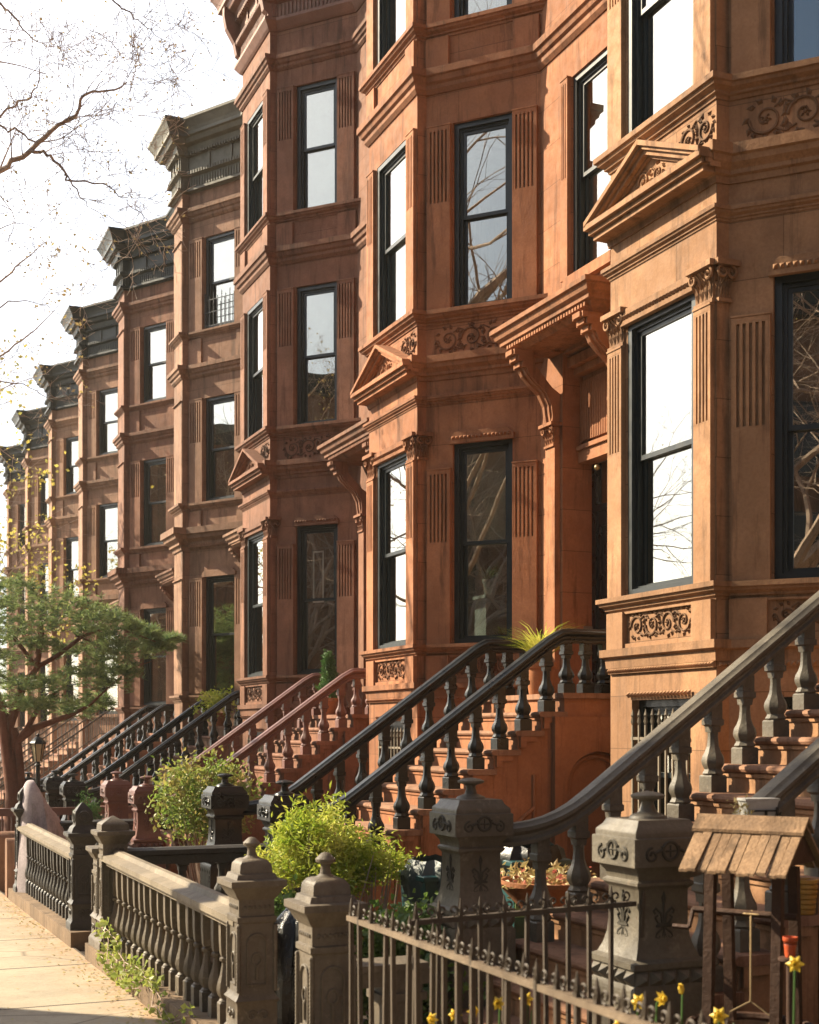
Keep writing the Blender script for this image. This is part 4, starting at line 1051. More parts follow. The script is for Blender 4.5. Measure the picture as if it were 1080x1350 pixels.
street_tree(-2.6, 30.5, 9, 11, 'bare budding tree whose twigs show left of the cornices, middle left sky', limbs2, depth=4, budn=600, spread=1.25, r0=.17, budsize=.06, crown=3.4, trunkh=5.6)
street_tree(-2.6, 38, 9, 12, 'distant bare budding tree low in the left sky beside the farthest cornices', (), depth=4, budn=350, spread=1.1, r0=.22, budsize=.08, crown=4.0, trunkh=4.5)
# trees on the other side, seen only mirrored in the window panes
for i, (x, y, s) in enumerate(((-6.0, -3.5, 21), (-4.6, 2.0, 22), (-14.5, 8, 23), (-14.5, 17, 24), (-14.5, 27, 25), (-9.5, -9, 26))):
    street_tree(x, y, 9, s, lead=2, trunkh=4.0, label=('bare thick-trunked tree mirrored in the nearest bay window','bare tree mirrored low in the nearest bay glass','bare tree across the street mirrored in the orange house','bare tree across the street mirrored in the weathered house','far bare tree across the street mirrored in the panes','bare tree behind the viewer mirrored in the dark pane')[i], depth=4, budn=50, spread=.7, r0=.24, kids=3, crown=3.2)
OPP = ['dark','pale','tall','plain','narrow','corner','long','end']
for i, wd in enumerate(OPP):
    y = -16+7.0*i; t = thing('facing_house', '%s brownstone across the street, seen only mirrored in the panes' % wd, 'house', (-18.5, y, gz(y)-.2), group='houses across the street')
    m = MB(); hh = 13.2+(i*37 % 5)*.3; m.box(-9, 0, 0, 6.9, 0, hh); m.box(-1.5, 1.1, 3.4, 6.2, 0, hh-.4); m.build('wall', ST[3+(i % 3)], t, smooth=False)
    m = MB(); m.box(-9.1, .45, -.0, 6.9, hh, hh+.7); m.build('cornice', M['darkc'], t, smooth=False)
    for fl in range(3):
        for (yy, xx) in ((1.1, .02), (4.3, 1.12)):
            m = MB(); m.box(-.1+xx, xx, yy, yy+1.1, 2.8+3.2*fl, 5.0+3.2*fl); w_ = m.build('window', M['frame'], t, smooth=False)
            m = MB(); m.box(xx, xx+.02, yy+.1, yy+1.0, 2.9+3.2*fl, 4.9+3.2*fl); m.build('glass', M['bag'], w_, smooth=False)
# ---- pine
def pine():
    bx, by = 3.15, 27.6; rnd = random.Random(4)
    t = thing('pine_tree', 'red-barked pine with flat layered green boughs at the left edge', 'tree', (bx, by, gz(by)))
    D = 27.0; b0 = Vector((bx, by, gz(by)))
    def q(px, py, D_=D): return at(px, py, D_)-b0
    m = MB()
    m.tube([Vector((0,0,-.2)), q(18,1045), q(12,1000), q(6,960), q(2,935)], [.19,.16,.145,.13,.11], 10); m.tube([q(30,1060), q(27,1020), q(24,985), q(18,960)], [.09,.08,.08,.07], 8)
    m.tube([q(185,852), q(150,858), q(100,838)], [.008,.015,.02], 6); m.tube([q(150,900), q(175,880), q(200,872)], [.015,.01,.006], 6); m.tube([q(8,970), q(30,905), q(48,880), q(55,835), q(52,800)], [.10,.08,.07,.055,.03], 8)
    m.tube([q(12,985), q(45,960), q(95,942), q(118,930), q(150,900)], [.09,.07,.05,.03,.015], 8)
    m.tube([q(14,990), q(35,962), q(55,925), q(85,905)], [.08,.06,.045,.02], 8)
    m.tube([q(45,882), q(75,865), q(110,838), q(150,825), q(205,846)], [.05,.045,.035,.02,.01], 8)
    m.tube([q(48,880), q(22,845), q(5,820)], [.05,.04,.02], 8); m.tube([q(2,935), q(-20,880), q(-30,830)], [.12,.08,.03], 8)
    m.build('trunk', M['pinebark'], t)
    pads = [(60,786,34),(20,792,30),(100,800,34),(-10,800,26),(130,812,24),(40,815,34),(85,822,38),(10,832,32),(125,830,22),(-15,838,26),(150,818,18),
            (185,852,26),(215,846,16),(228,842,8),(205,852,14),(160,862,24),(135,848,20),(195,834,14),(180,826,10),(60,850,18),(100,858,20),(5,868,22),(20,905,22),(-10,890,28),(5,925,22),
            (130,880,30),(100,890,24),(145,900,22),(75,925,26),(60,900,20),(100,935,20),(130,925,16),(160,885,16),(45,930,16),(20,770,18)]
    l = MB()
    for (px, py, rp) in pads:
        for _ in range(2):
            Dp = D+rnd.uniform(-1.1, 1.1); c0 = at(px+rnd.gauss(0, rp*.2), py, Dp)-b0; rad = rp/FPX*Dp
            for k in range(34):
                a = rnd.uniform(0, 2*pi); rr = rad*sqrt(rnd.random())*1.45
                c = c0+Vector((cos(a)*rr, sin(a)*rr, rad*.22*(1-(rr/rad)**2)+rnd.gauss(0, rad*.24)))
                for j in range(14):
                    d = Vector((rnd.gauss(0,1), rnd.gauss(0,1), rnd.gauss(.45,.5))).normalized()
                    s = rnd.uniform(.10,.20); w = d.cross(Vector((rnd.gauss(0,1),rnd.gauss(0,1),rnd.gauss(0,1)))).normalized()*.0095
                    l.add([c-w, c+w, c+d*s], [(0,1,2)])
    l.build('foliage', LEAF['pine'], t, smooth=False)
pine()
# ---- yellow-green young tree at far left
def young():
    bx, by = 3.0, 37.5; rnd = random.Random(9)
    t = thing('young_leaf_tree', 'slim tree with sparse yellow-green new leaves before the farthest cornices', 'tree', (bx, by, gz(by))); b0 = Vector((bx, by, gz(by)))
    m = MB(); tips = []
    m.tube([(0,0,-.2),(0,.1,2),(.1,0,11.0)], [.14,.12,.05], 8)
    for k in range(7):
        a = 2*pi*k/7; branch(m, Vector((.08,0,4.8+.85*k)), Vector((cos(a)*.9, sin(a)*.9, .6)), 1.9, .04, 2, rnd, tips, .3, 3, .66, .08)
    m.build('trunk', M['twig'], t)
    l = MB(); leaves(l, tips, 1900, .12, .18, rnd, asp=.7); l.build('foliage', LEAF['yellow'], t, smooth=False)
young()
def shrub(name, label, cat, cx, cy, cz, rx, ry, rz, n, size, mat, seed, nc=60, spread=.07, asp=.4, stems=True, group=None, flat=0):
    rnd = random.Random(seed); t = thing(name, label, cat, (cx, cy, gz(cy)), group=group); z0 = gz(cy)
    cs = []
    for _ in range(nc):
        a = rnd.uniform(0, 2*pi); u = rnd.uniform(-1, 1); r = rnd.random()**.4; q = sqrt(1-u*u)
        k = 1+.28*noise.noise(Vector((cos(a)*2, sin(a)*2+seed, u*2)))
        cs.append(Vector((rx*r*q*cos(a)*k, ry*r*q*sin(a)*k, cz-z0+rz*r*u*k)))
    if stems:
        m = MB()
        for c in cs[::2]:
            b = Vector((rnd.gauss(0,rx*.12), rnd.gauss(0,ry*.12), 0)); mid = b.lerp(c, .5)+Vector((0,0,-.05))
            m.tube([b, mid, c], [.010,.007,.003], 4)
        m.build('stems', M['twig'], t)
    l = MB(); leaves(l, cs, n, size, spread, rnd, flat, asp); l.build('foliage', LEAF[mat], t, smooth=False)
    return t
shrub('shrub', 'bright lime-green feathery shrub between balustrade and black stoop rails', 'shrub', 3.2, 9.25, 1.14, .41, .38, .34, 9500, .056, 'lime', 31, 75, .06, .28)
shrub('shrub', 'lime-green side bough of foliage leaning right toward the stoop newel', 'shrub', 3.60, 9.3, 1.07, .30, .16, .12, 1700, .045, 'lime', 32, 40, .05, .32)
shrub('shrub', 'loose green shrub with rusty tips beside the black newel post', 'shrub', 4.02, 15.8, 1.22, .60, .45, .44, 5200, .065, 'olive', 33, 80, .10, .55)
shrub('ivy_bush', 'low dark-green ivy mound left of the big grey newel post', 'shrub', 3.45, 8.2, .50, .55, .38, .34, 6500, .055, 'ivy', 34, 90, .07, .8)
shrub('ivy_bush', 'dark leafy ivy heap behind the cast-iron post with urn finial', 'shrub', 2.85, 8.7, .55, .3, .5, .38, 3500, .05, 'ivy', 36, 60, .07, .8)
shrub('potted_foliage', 'dark glossy leaves beside the wishing well roof at the right edge', 'shrub', 4.75, 4.75, .75, .28, .3, .38, 1800, .06, 'ivy', 37, 40, .06, .7)
shrub('shrub', 'small dark conifer between the black newels at left', 'shrub', 3.3, 19.6, .85, .16, .16, .35, 2200, .05, 'conifer', 38, 40, .05, .3)
shrub('shrub', 'dark leafy shrub filling the bottom right corner beside the daffodil', 'shrub', 4.62, 4.35, .62, .26, .26, .52, 3200, .06, 'ivy', 39, 60, .06, .6)
# vine on the balustrade foot
def vine():
    rnd = random.Random(3); t = thing('vine', 'pale yellow-green vine creeping along the foot of the near balustrade', 'vine', (2.12, 12.0, gz(12))); b0 = Vector((2.12, 12.0, gz(12)))
    m = MB(); cs = []
    for k in range(4):
        p = [Vector((rnd.uniform(-.01,.03), 0, .12+.1*k))]
        y = 0
        while y > -3.3+.55*k: y -= .12; p.append(Vector((-.03+rnd.uniform(-.02,.03), y, .2+.1*sin(y*3+k)+rnd.uniform(-.03,.03)+.18*max(0,(y+2)/2)*k/3)))
        m.tube(p, .004, 4); cs += p
    m.build('stems', M['twig'], t)
    l = MB(); leaves(l, cs, 430, .055, .03, rnd, asp=.85); l.build('foliage', LEAF['vine'], t, smooth=False)
vine()
# ---- daffodils
def daffodil(x, y, h, face, label, seed, size=.05, bud=False):
    rnd = random.Random(seed); t = thing('daffodil', label, 'flower', (x, y, gz(y)), group='yellow daffodils behind the picket fence')
    m = MB(); m.tube([(0,0,-.05),(.0,0,h*.6),(.01,0,h-.02),(.01+.02*cos(face),.02*sin(face),h)], .0045, 5); 
    m.build('flower_stem', LEAF['blade'], t)
    b = MB()
    for k in range(6):
        a = rnd.uniform(0, 2*pi); hh = h*rnd.uniform(.6, .95); w = Vector((sin(a), -cos(a), 0))*.009
        d = Vector((cos(a), sin(a), 0))*rnd.uniform(.03,.14)
        P = [Vector((0,0,-.05)), d*.3+Vector((0,0,hh*.5)), d*.75+Vector((0,0,hh*.9)), d*1.2+Vector((0,0,hh))]
        for i in range(3): b.add([P[i]-w*(1-.25*i), P[i]+w*(1-.25*i), P[i+1]+w*(.75-.25*i), P[i+1]-w*(.75-.25*i)], [(0,1,2,3)])
    b.build('leaf_blades', LEAF['blade'], t)
    f = MB(); n = Vector((cos(face), sin(face), .15)).normalized(); s1 = n.cross(Vector((0,0,1))).normalized(); s2 = s1.cross(n); c = Vector((.01+.02*cos(face), .02*sin(face), h))
    if bud: f.tube([c, c+n*.03+Vector((0,0,.02))], [.008,.004], 6); f.blob(c, .014, 1.6)
    else:
        for k in range(6):
            a = 2*pi*k/6; e = s1*cos(a)+s2*sin(a); g = n.cross(e)
            f.add([c, c+e*size*.55+g*size*.3+n*.006, c+e*size*1.05-n*.004, c+e*size*.55-g*size*.3+n*.006, c+e*size*.5+n*.014], [(0,1,4),(1,2,4),(2,3,4),(3,0,4)])
        rr = [(.010,0),(.014,.02),(.019,.036)]; K = 10
        for i in range(2):
            for k in range(K):
                q = []
                for (ri, hi, kk) in ((rr[i][0], rr[i][1], k), (rr[i][0], rr[i][1], k+1), (rr[i+1][0], rr[i+1][1], k+1), (rr[i+1][0], rr[i+1][1], k)):
                    a = 2*pi*kk/K; q.append(c+(s1*cos(a)+s2*sin(a))*ri*size/.05+n*hi*size/.05)
                f.add(q, [(0,1,2,3)])
    f.build('flower_head', LEAF['petal'], t, smooth=False)
DF = [(1045,1270,4.9,-2.2,.038,0,'large yellow daffodil right of the wishing well'),(897,1303,5.3,-2.4,.04,1,'unopened daffodil bud between newel post and well'),
 (863,1316,5.2,-1.3,.038,0,'daffodil under the carved newel base, right of its pale neighbour'),(838,1320,5.2,-2.0,.04,0,'pale daffodil under the carved newel base'),(945,1338,5.0,-2.2,.04,0,'daffodil low beside the left leg of the well'),
 (692,1316,5.4,-2.2,.035,0,'right of two daffodils over the sunlit path, partly behind pickets'),(656,1322,5.4,-2.3,.035,0,'left of two daffodils over the sunlit path, partly behind pickets'),
 (617,1332,5.5,-1.4,.035,0,'deep yellow daffodil behind the picket fence'),(598,1337,5.5,-2.2,.032,0,'small daffodil between two pickets, next to the deep yellow one'),(571,1343,5.5,-2.6,.034,0,'leftmost low daffodil behind the picket fence'),(815,1352,5.0,-2.3,.036,0,'daffodil at the bottom edge below the newel base')]
for i, (px, py, D, fc, sz, bd, lb) in enumerate(DF):
    p = at(px, py, D); daffodil(p.x, p.y, p.z-gz(p.y), fc, lb, 50+i, sz*.85, bool(bd))
shrub('daffodil_leaves', 'clump of upright daffodil leaves under the well at the right corner', 'plant', 4.05, 4.35, .65, .2, .2, .28, 260, .30, 'blade', 61, 30, .04, .06, False)
# ---- wishing well
def well():
    c = at(992, 1345, 6.3); gzc = gz(c.y)
    ang = atan2(-.57, .82)-TH          # ridge direction in plan
    t = thing('wishing_well', 'rustic wooden wishing well with shingled roof and rope at bottom right', 'ornament', (c.x, c.y, gzc), rotz=ang)
    hz = lambda v: v-gzc
    # roof (local x = ridge)
    m = MB(); rz, ez, run, hl = 1.625, 1.415, .265, .255; nb = 11; rnd = random.Random(2)
    for s_ in (-1, 1):
        for i in range(nb):
            x0 = -hl+2*hl*i/nb+.002; x1 = -hl+2*hl*(i+1)/nb-.002; k = rnd.uniform(-.015,.012); dz = rnd.uniform(0,.006)
            y1 = s_*(run-k); z1 = ez+rnd.uniform(-.006,.006)
            P = [(0, rz+dz), (y1, z1+dz), (y1, z1-.014+dz), (0, rz-.016+dz)]
            m.extrude([(x0, y, hz(z)) for y, z in P], (x1-x0, 0, 0))
    m.build('roof', M['wood'], t, smooth=False)
    m = MB()
    for s_ in (-1, 1):
        m.extrude([(-hl-.01, y, hz(z)) for y, z in ((0, rz+.03), (s_*.075, rz-.035), (s_*.075, rz-.05), (0, rz+.012))], (2*hl+.02, 0, 0))
    m.build('ridge_cap', M['wood'], t, smooth=False)
    m = MB(); px_ = .16
    for sx in (-1, 1):
        m.extrude([(sx*(px_+.055)-.008, y, hz(z)) for y, z in ((0, rz-.02), (.225, ez+.025), (-.225, ez+.025))], (.016, 0, 0))
    m.build('gable_board', M['wooddark'], t, smooth=False)
    for sx in (-1, 1):
        for sy in (-1, 1):
            m = MB(); m.extrude([(sx*px_-.022, sy*.10-.022, hz(1.42)), (sx*px_+.022, sy*.10-.022, hz(1.42)), (sx*px_+.022, sy*.10+.022, hz(1.42)), (sx*px_-.022, sy*.10+.022, hz(1.42))], (0, sy*.05, -(1.42-.45)))
            m.build('post', M['wooddark'], t, smooth=False)
    m = MB(); m.tube([(-px_-.13, 0, hz(1.20)), (px_+.05, 0, hz(1.20))], .016, 8); m.tube([(-px_-.13,0,hz(1.20)),(-px_-.13,-.05,hz(1.12))], .012, 6); m.tube([(-px_-.13,-.05,hz(1.12)),(-px_-.21,-.05,hz(1.12))], .013, 6); m.build('windlass', M['wooddark'], t)
    m = MB(); m.tube([(0,0,hz(1.215)),(.0,-.018,hz(1.19)),(0,-.02,hz(.86)),(0,-.02,hz(.80))], .0055, 6); m.tube([(0,-.02,hz(.80)),(-.10,-.02,hz(.74)),(-.12,-.02,hz(.68))], .004, 5); m.tube([(0,-.02,hz(.80)),(.10,-.02,hz(.74)),(.12,-.02,hz(.68))], .004, 5)
    for k in range(5): m.tube([(.012*(k-2)+.018*cos(q), .018*sin(q), hz(1.20)) for q in [2*pi*j/8 for j in range(9)]], .005, 4)
    m.build('rope', M['rope'], t)
    m = MB(); m.lathe([(.09,0),(.115,.17),(.12,.17),(.112,.165),(.088,.01),(.0,.01)], 14, (0,-.02,hz(.52))); m.build('bucket', M['wood'], t)
    m = MB(); nb = 22
    for k in range(nb):
        a0 = 2*pi*k/nb+.012; a1 = 2*pi*(k+1)/nb-.012
        P = [(.25*cos(a0), .25*sin(a0)), (.25*cos(a1), .25*sin(a1)), (.215*cos(a1), .215*sin(a1)), (.215*cos(a0), .215*sin(a0))]
        m.extrude([(x*1.05, y*.9, -.1) for x, y in P], (0, 0, hz(.66)+.1))
    m.build('staves', M['wood'], t, smooth=False)
    m = MB(); m.tube([(.28*cos(2*pi*q/24)*1.03, .28*.9*sin(2*pi*q/24), hz(.675)) for q in range(25)], .022, 8); m.build('rim', M['wooddark'], t)
well()
# ---- pots, bins and small things
def pot(name, label, x, y, z, r, h, mat, cat='pot', rings=0, sides=20):
    t = thing(name, label, cat, (x, y, z)); m = MB()
    if rings:
        pr = [(r*.7,0)]
        for k in range(rings): z0 = h*k/rings; rr = r*(.72+.28*(k+1)/rings); pr += [(rr*.94, z0+h/rings*.15), (rr, z0+h/rings*.3), (rr, z0+h/rings*.95), (rr*.93, z0+h/rings)]
        pr += [(r*.86, h), (r*.8, h-.03), (0, h-.03)]
    else: pr = [(r*.66,0),(r*.72,.01),(r*.93,h*.8),(r*1.0,h*.8),(r*1.04,h*.83),(r*1.04,h),(r*.92,h),(r*.88,h-.03),(0,h-.035)]
    m.lathe(pr, sides); m.build('pot', mat, t); return t
def fronds(t, z0, n, ln, rnd, mat, w=.012, up=1.2):
    l = MB()
    for k in range(n):
        a = rnd.uniform(0,2*pi); e = rnd.uniform(.25,1.0); d = Vector((cos(a)*e, sin(a)*e, up)).normalized(); p = Vector((rnd.gauss(0,.03), rnd.gauss(0,.03), z0)); s = Vector((-sin(a), cos(a), 0))*w; L = ln*rnd.uniform(.6,1.1)
        pts = [p]
        for i in range(4): pts.append(pts[-1]+d*L/4); d = (d+Vector((cos(a)*.25, sin(a)*.25, -.28))).normalized()
        for i in range(4): l.add([pts[i]-s*(1-.22*i), pts[i]+s*(1-.22*i), pts[i+1]+s*(.78-.22*i), pts[i+1]-s*(.78-.22*i)], [(0,1,2,3)])
    l.build('foliage', LEAF[mat], t, smooth=False)
zl2 = ZL-.15; zl3 = ZL-.30
t = pot('potted_fern', 'arching green-yellow fern in terracotta pot on the orange house landing', 6.86, 12.78, zl2, .17, .34, M['terra'], 'potted plant'); fronds(t, .30, 240, .62, random.Random(5), 'lime', .012, 1.7)
t = pot('potted_conifer', 'small clipped conifer on the red-railed stoop landing', 6.78, 19.3, zl3, .15, .25, M['terra'], 'potted plant')
l = MB(); rr_ = random.Random(6)
cs = [Vector((.17*(1-k/40)*cos(k*2.4)*rr_.random()**.3, .17*(1-k/40)*sin(k*2.4)*rr_.random()**.3, .28+.62*k/40)) for k in range(40)]; leaves(l, cs, 3200, .05, .03, rr_, asp=.35); l.build('foliage', LEAF['conifer'], t, smooth=False)
t = pot('potted_shrub', 'leafy green plant on the far black-railed landing behind the pine', 6.75, 25.6, ZL-.45, .15, .25, M['terra'], 'potted plant'); l = MB(); leaves(l, [Vector((rr_.gauss(0,.15), rr_.gauss(0,.2), .45+rr_.gauss(0,.13))) for _ in range(40)], 900, .07, .06, rr_, asp=.6); l.build('foliage', LEAF['lime'], t, smooth=False)
# stacked ochre pots on a tread end, red pot on a slim stand
pot('stacked_pots', 'stack of ochre ribbed flower pots on a stoop tread behind the well', 4.83, 5.985, 1.052, .072, .19, M['yellowpot'], 'pot', 7)
p = at(1042, 1262, 5.7); pot('red_pot', 'small bright orange-red pot right of the well legs', p.x, p.y, p.z, .030, .085, M['redpot'])
b = thing('plant_stand', 'slim dark wooden stand under the orange-red pot', 'stand', (p.x, p.y, gz(p.y))); q = MB(); q.lathe([(.06,-.1),(.05,.02),(.016,.06),(.016,p.z-gz(p.y)-.03),(.05,p.z-gz(p.y)-.014),(.05,p.z-gz(p.y)-.002)], 12); q.build('stand', M['wooddark'], b)
# white planter hooked behind the well roof, on the near handrail foot
p = at(1001, 1079, 6.9)
t = thing('white_planter', 'white flared planter box with dark brackets above the well roof', 'planter', tuple(p), rotz=-TH*.5); t.scale = (.60, .60, .60)
m = MB(); m.extrude([(-.115,-.07,0),(-.16,-.10,.15),(-.17,-.105,.15),(-.17,-.105,.172),(.14,-.105,.172),(.14,-.105,.15),(.13,-.10,.15),(.10,-.07,0)], (0,.17,0)); m.build('planter_box', M['white'], t, smooth=False)
m = MB(); m.tube([(-.13,-.112,.07),(.12,-.112,.07)], .008, 5); m.box(-.0,.02,-.118,-.104,.0,.075); m.box(.10,.12,-.118,-.104,.0,.10); m.build('bracket', M['black'], t)
l = MB(); leaves(l, [Vector((-.19+rr_.gauss(0,.03), -.02+rr_.gauss(0,.05), .08+rr_.gauss(0,.04))) for _ in range(14)], 60, .045, .02, rr_, asp=.4); l.build('dried_leaves', LEAF['bud'], t, smooth=False)
# bins
def wheelie(label, x, y, z, w, h, mat, bagm):
    t = thing('refuse_bin', label, 'bin', (x, y, z)); m = MB(); m.sq([(w*.40,0),(w*.5,h*.95),(w*.5,h)]); m.sq([(w*.54,h),(w*.54,h+.03),(w*.5,h+.04)]); m.build('bin_body', mat, t)
    m = MB(); rnd = random.Random(8); pr = [(w*.56,h-.16),(w*.60,h-.04),(w*.62,h+.02),(w*.55,h+.10),(w*.50,h+.14)]; base = len(m.v); K = 28
    for r, z_ in pr:
        for k in range(K): a = 2*pi*k/K; q = r*(1+.07*sin(k*2.7)+rnd.uniform(-.05,.05)); m.v.append((q*cos(a), q*sin(a), z_+rnd.uniform(-.012,.012)))
    for i in range(len(pr)-1):
        for k in range(K): a = base+i*K+k; b = base+i*K+(k+1)%K; m.f.append((a,b,b+K,a+K))
    m.build('liner', bagm, t); return t
wheelie('teal bin with clear plastic liner just left of the big grey newel', 4.05, 9.05, gz(9), .46, .96, M['teal'], M['clearbag'])
tb = wheelie('teal bin with a green and white card, seen between newel and handrail', 4.95, 9.45, gz(9), .48, 1.0, M['teal'], M['black'])
m = MB(); m.box(-.25,-.03,-.30,-.296,.62,.82); m.build('card', M['greencard'], tb)
t = thing('refuse_sack', 'shiny black refuse sack standing behind the cast-iron gate posts', 'bag', (2.78, 8.3, gz(8.3))); m = MB(); rnd = random.Random(12); K = 40
pr = [(.20,0),(.26,.1),(.27,.35),(.25,.6),(.20,.8),(.10,.92),(.05,.95),(.09,1.0)]; 
for j, (r, z_) in enumerate(pr):
    for k in range(K): a = 2*pi*k/K; m.v.append((r*cos(a)*(1+.09*sin(k*1.9+j*.4)), r*sin(a)*(1+.09*sin(k*1.9+j*.4)), z_))
for j in range(len(pr)-1):
    for k in range(K): a = j*K+k; b = j*K+(k+1)%K; m.f.append((a,b,b+K,a+K))
m.build('sack', M['bag'], t)
# shallow terracotta bowl on pedestal with flowers, by the stoop
p = at(722, 1188, 9.6)
t = thing('terracotta_bowl', 'wide terracotta bowl planter with red blooms behind the grey balusters', 'planter', (p.x, p.y, gz(p.y))); hb = p.z-gz(p.y)
m = MB(); m.lathe([(.16,0),(.10,.08),(.08,hb*.6),(.12,hb-.14),(.26,hb+.02),(.33,hb+.10),(.36,hb+.12),(.36,hb+.15),(.32,hb+.15),(.30,hb+.12),(0,hb+.11)], 28); m.build('bowl', M['terra'], t)
cs = [Vector((rr_.gauss(0,.15), rr_.gauss(0,.15), hb+.16)) for _ in range(26)]
l = MB(); leaves(l, cs, 60, .05, .03, rr_, asp=.7); l.build('flowers', LEAF['pink'], t, smooth=False)
l = MB(); leaves(l, cs, 320, .07, .05, rr_, asp=.4); l.build('dried_leaves', LEAF['bud'], t, smooth=False)
# dust sheet over something, far left
p = at(60, 1090, 18.0)
t = thing('dust_sheet', 'lavender grey cloth sheet draped over a garden object behind the dark balustrade', 'cloth', (p.x, p.y, gz(p.y))); m = MB(); nx, ny = 22, 18; rnd = random.Random(14)
top = at(60, 1030, 18).z-gz(p.y)
for j in range(ny+1):
    for i in range(nx+1):
        a = 2*pi*i/nx; tt = j/ny; r = .03+.33*tt**.8; hh = top*(1-tt**2.2)+0.02
        hh += .0; fold = 1+.10*sin(a*5+1.5*tt)*tt+.06*sin(a*9+3*tt)*tt
        m.v.append((-.16*(1-tt)+r*cos(a)*fold*1.1, r*sin(a)*fold, hh*(1-.22*max(0, cos(a))*(1-tt)*1.2)))
for j in range(ny):
    for i in range(nx): a = j*(nx+1)+i; m.f.append((a, a+1, a+nx+2, a+nx+1))
m.build('sheet', M['cloth'], t)
# lamp post in garden, left
p = at(50, 1040, 22.0)
t = thing('garden_lamp', 'black garden lantern post with frosted glass by the far stoops', 'lamp', (p.x, p.y, gz(p.y))); zt_ = at(50, 968, 22).z-gz(p.y)
m = MB(); m.lathe([(.09,0),(.09,.05),(.045,.12),(.035,.2),(.035,zt_-.52),(.06,zt_-.50),(.03,zt_-.47),(.03,zt_-.44)], 10); m.build('pole', M['black'], t)
m = MB(); m.lathe([(.06,zt_-.44),(.11,zt_-.16)], 6); m.build('lantern_glass', M['lampglass'], t)
m = MB(); m.lathe([(.125,zt_-.16),(.13,zt_-.14),(.05,zt_-.05),(.02,zt_-.04),(.025,zt_-.01),(.0,zt_+.02)], 6)
for k in range(6): a = 2*pi*k/6; m.tube([(.062*cos(a),.062*sin(a),zt_-.44),(.112*cos(a),.112*sin(a),zt_-.16)], .008, 4)
m.build('lantern_cage', M['black'], t)
# brown rounded stone gate posts, far left
for i, (px, lb) in enumerate(((8, 'broad brown round-topped stone gate post at the far left edge'), (22, 'slim brown round-topped stone post beside the dark balustrade end'))):
    Y = 20.6-1.25*i; w = .17-.05*i
    t = thing('stone_gate_post', lb, 'post', (XF+.05, Y, gz(Y)), group='brown round-topped stone posts'); m = MB()
    m.extrude([(-.11, -w, -.2), (-.11, w, -.2)]+[(-.11, w*cos(pi*q/10), .72+w*.7*sin(pi*q/10)) for q in range(11)], (.26, 0, 0)); m.build('shaft', ST[4], t)
t = thing('iron_fence', 'dark red-brown railing crossing behind the pine trunk at left', 'fence', (2.2, 22.8, gz(22.8))); m = MB(); m.box(-.5, 3.4, -.05, .05, .98, 1.10); m.box(-.5, 3.4, -.04, .04, .15, .2)
for k in range(26): m.box(-.5+.15*k-.012, -.5+.15*k+.012, -.012, .012, 0, .98)
m.build('railing', M['redrail'], t, smooth=False)
# interior furniture of the orange house parlour
hs2, h2 = HD[2]
def wp(x, y, z): return (XB+x, YB+PER+y, z-.15)
t = thing('shelf_cabinet', 'cream shelf unit standing inside the orange house parlour window', 'cabinet', wp(1.0, .05, Z(2.27))); m = MB(); m.box(-.13,.13,-.16,.16,0,1.30); m.box(-.15,.15,-.18,.18,1.30,1.34); m.build('cabinet_body', M['curtain'], t, smooth=False)
t = pot('house_plant', 'spiky house plant on the cream cabinet behind the parlour glass', *wp(1.0, .05, Z(3.615)), .09, .2, M['white'], 'potted plant'); fronds(t, .18, 40, .35, random.Random(15), 'ivy', .012)
t = pot('house_plant', 'leafy house plant low inside the orange house parlour window', *wp(.95, -.42, Z(2.80)), .08, .18, M['terra'], 'potted plant'); fronds(t, .16, 40, .40, random.Random(16), 'ivy', .012)
# scattered dry leaves on sidewalk
l = MB(); rnd = random.Random(17)
for _ in range(1100):
    x = 2.1-abs(rnd.gauss(0,.16)) if rnd.random() < .85 else rnd.uniform(-1, 2.1); y = rnd.uniform(5, 26)
    p = Vector((x, y, gz(y)+.006)); a = rnd.uniform(0, 2*pi); s = rnd.uniform(.008,.022); u = Vector((cos(a), sin(a), rnd.uniform(-.2,.5)))*s; v = Vector((-sin(a), cos(a), rnd.uniform(0,.3)))*s*.6
    l.add([p-u, p+v, p+u, p-v], [(0,1,2,3)])
l.build('leaf_litter', LEAF['bud'], None, label='scattered dry brown leaf bits along the foot of the balustrades', cat='leaf litter', kind='stuff', smooth=False)
# ------------------------------------------------------------------ light
SUN_AZ = radians(44)     # angle from -X toward +Y
EL = radians(33)
sd = Vector((-cos(SUN_AZ)*cos(EL), sin(SUN_AZ)*cos(EL), sin(EL)))
sl = bpy.data.lights.new('sun', 'SUN'); sl.energy = 5.0; sl.angle = radians(.6); sl.color = (1.0, .86, .63)
so = bpy.data.objects.new('sun', sl); C.objects.link(so); so.rotation_euler = sd.to_track_quat('Z', 'Y').to_euler()
w = bpy.data.worlds.new('World'); bpy.context.scene.world = w; w.use_nodes = True; nt = w.node_tree; nt.nodes.clear()
bg = nt.nodes.new('ShaderNodeBackground'); ow = nt.nodes.new('ShaderNodeOutputWorld'); sk = nt.nodes.new('ShaderNodeTexSky')
sk.sky_type = 'NISHITA'; sk.sun_disc = False; sk.sun_elevation = EL
sk.sun_rotation = atan2(sd.x, sd.y)
sk.air_density = 1.0; sk.dust_density = 1.0; sk.ozone_density = 1.0
nt.links.new(sk.outputs[0], bg.inputs[0]); bg.inputs[1].default_value = .05
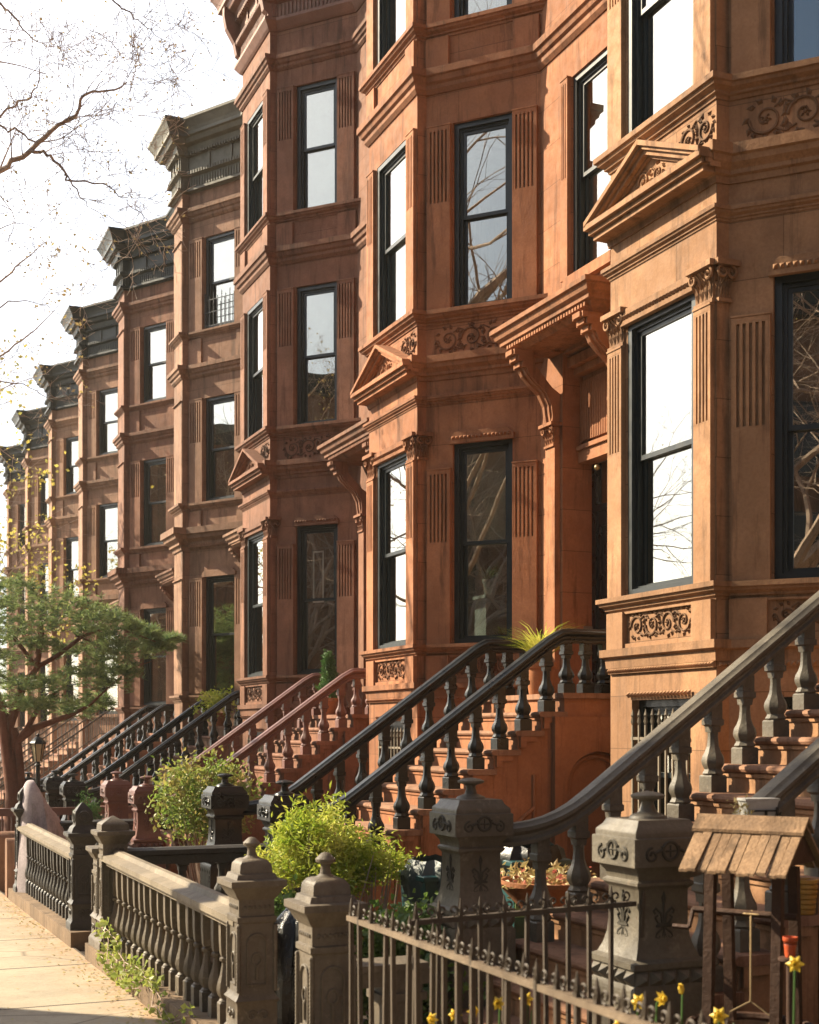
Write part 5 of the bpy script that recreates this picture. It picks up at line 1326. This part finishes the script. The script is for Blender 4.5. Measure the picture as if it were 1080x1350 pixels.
# thin bright haze round the sun's side of the sky
tc = nt.nodes.new('ShaderNodeTexCoord'); dp = nt.nodes.new('ShaderNodeVectorMath'); dp.operation = 'DOT_PRODUCT'; nt.links.new(tc.outputs['Generated'], dp.inputs[0]); dp.inputs[1].default_value = tuple(sd)
hz = ramp(nt, dp.outputs['Value'], .44, .74, .0, .78)
sz = nt.nodes.new('ShaderNodeSeparateXYZ'); nt.links.new(tc.outputs['Generated'], sz.inputs[0]); el_ = ramp(nt, sz.outputs[2], .46, .80, 1.0, .25)
mm_ = nt.nodes.new('ShaderNodeMath'); mm_.operation = 'MULTIPLY'; nt.links.new(hz, mm_.inputs[0]); nt.links.new(el_, mm_.inputs[1])
cn_ = noi(nt, tc.outputs['Generated'], 2.2, 5, .55, (1, 1, 2.5)); m2_ = nt.nodes.new('ShaderNodeMath'); m2_.operation = 'MULTIPLY'; nt.links.new(mm_.outputs[0], m2_.inputs[0]); nt.links.new(ramp(nt, cn_, .3, .7, .82, 1.12), m2_.inputs[1]); hz = m2_.outputs[0]; b2 = nt.nodes.new('ShaderNodeBackground'); b2.inputs[0].default_value = (1, .975, .94, 1); nt.links.new(hz, b2.inputs[1])
ash = nt.nodes.new('ShaderNodeAddShader'); nt.links.new(bg.outputs[0], ash.inputs[0]); nt.links.new(b2.outputs[0], ash.inputs[1]); nt.links.new(ash.outputs[0], ow.inputs[0])
hm, hnt, HN, HL = newmat('warm street haze'); ho = HN.new('ShaderNodeOutputMaterial'); pv = HN.new('ShaderNodeVolumePrincipled')
pv.inputs['Color'].default_value = (1, .93, .82, 1); pv.inputs['Density'].default_value = .0005; pv.inputs['Anisotropy'].default_value = .35; HL.new(pv.outputs[0], ho.inputs['Volume'])
hb_ = MB(); hb_.box(-40, 40, -45, 150, -8, 19); hb_.build('haze', hm, None, kind='stuff', smooth=False)
sc = bpy.context.scene
sc.view_settings.view_transform = 'Standard'; sc.view_settings.look = 'None'; sc.view_settings.exposure = 1.40; sc.view_settings.gamma = 1
try:
    sc.cycles.use_denoising = True; sc.cycles.max_bounces = 7; sc.cycles.transparent_max_bounces = 8; sc.cycles.diffuse_bounces = 1; sc.cycles.glossy_bounces = 3
except Exception as e: print(e)
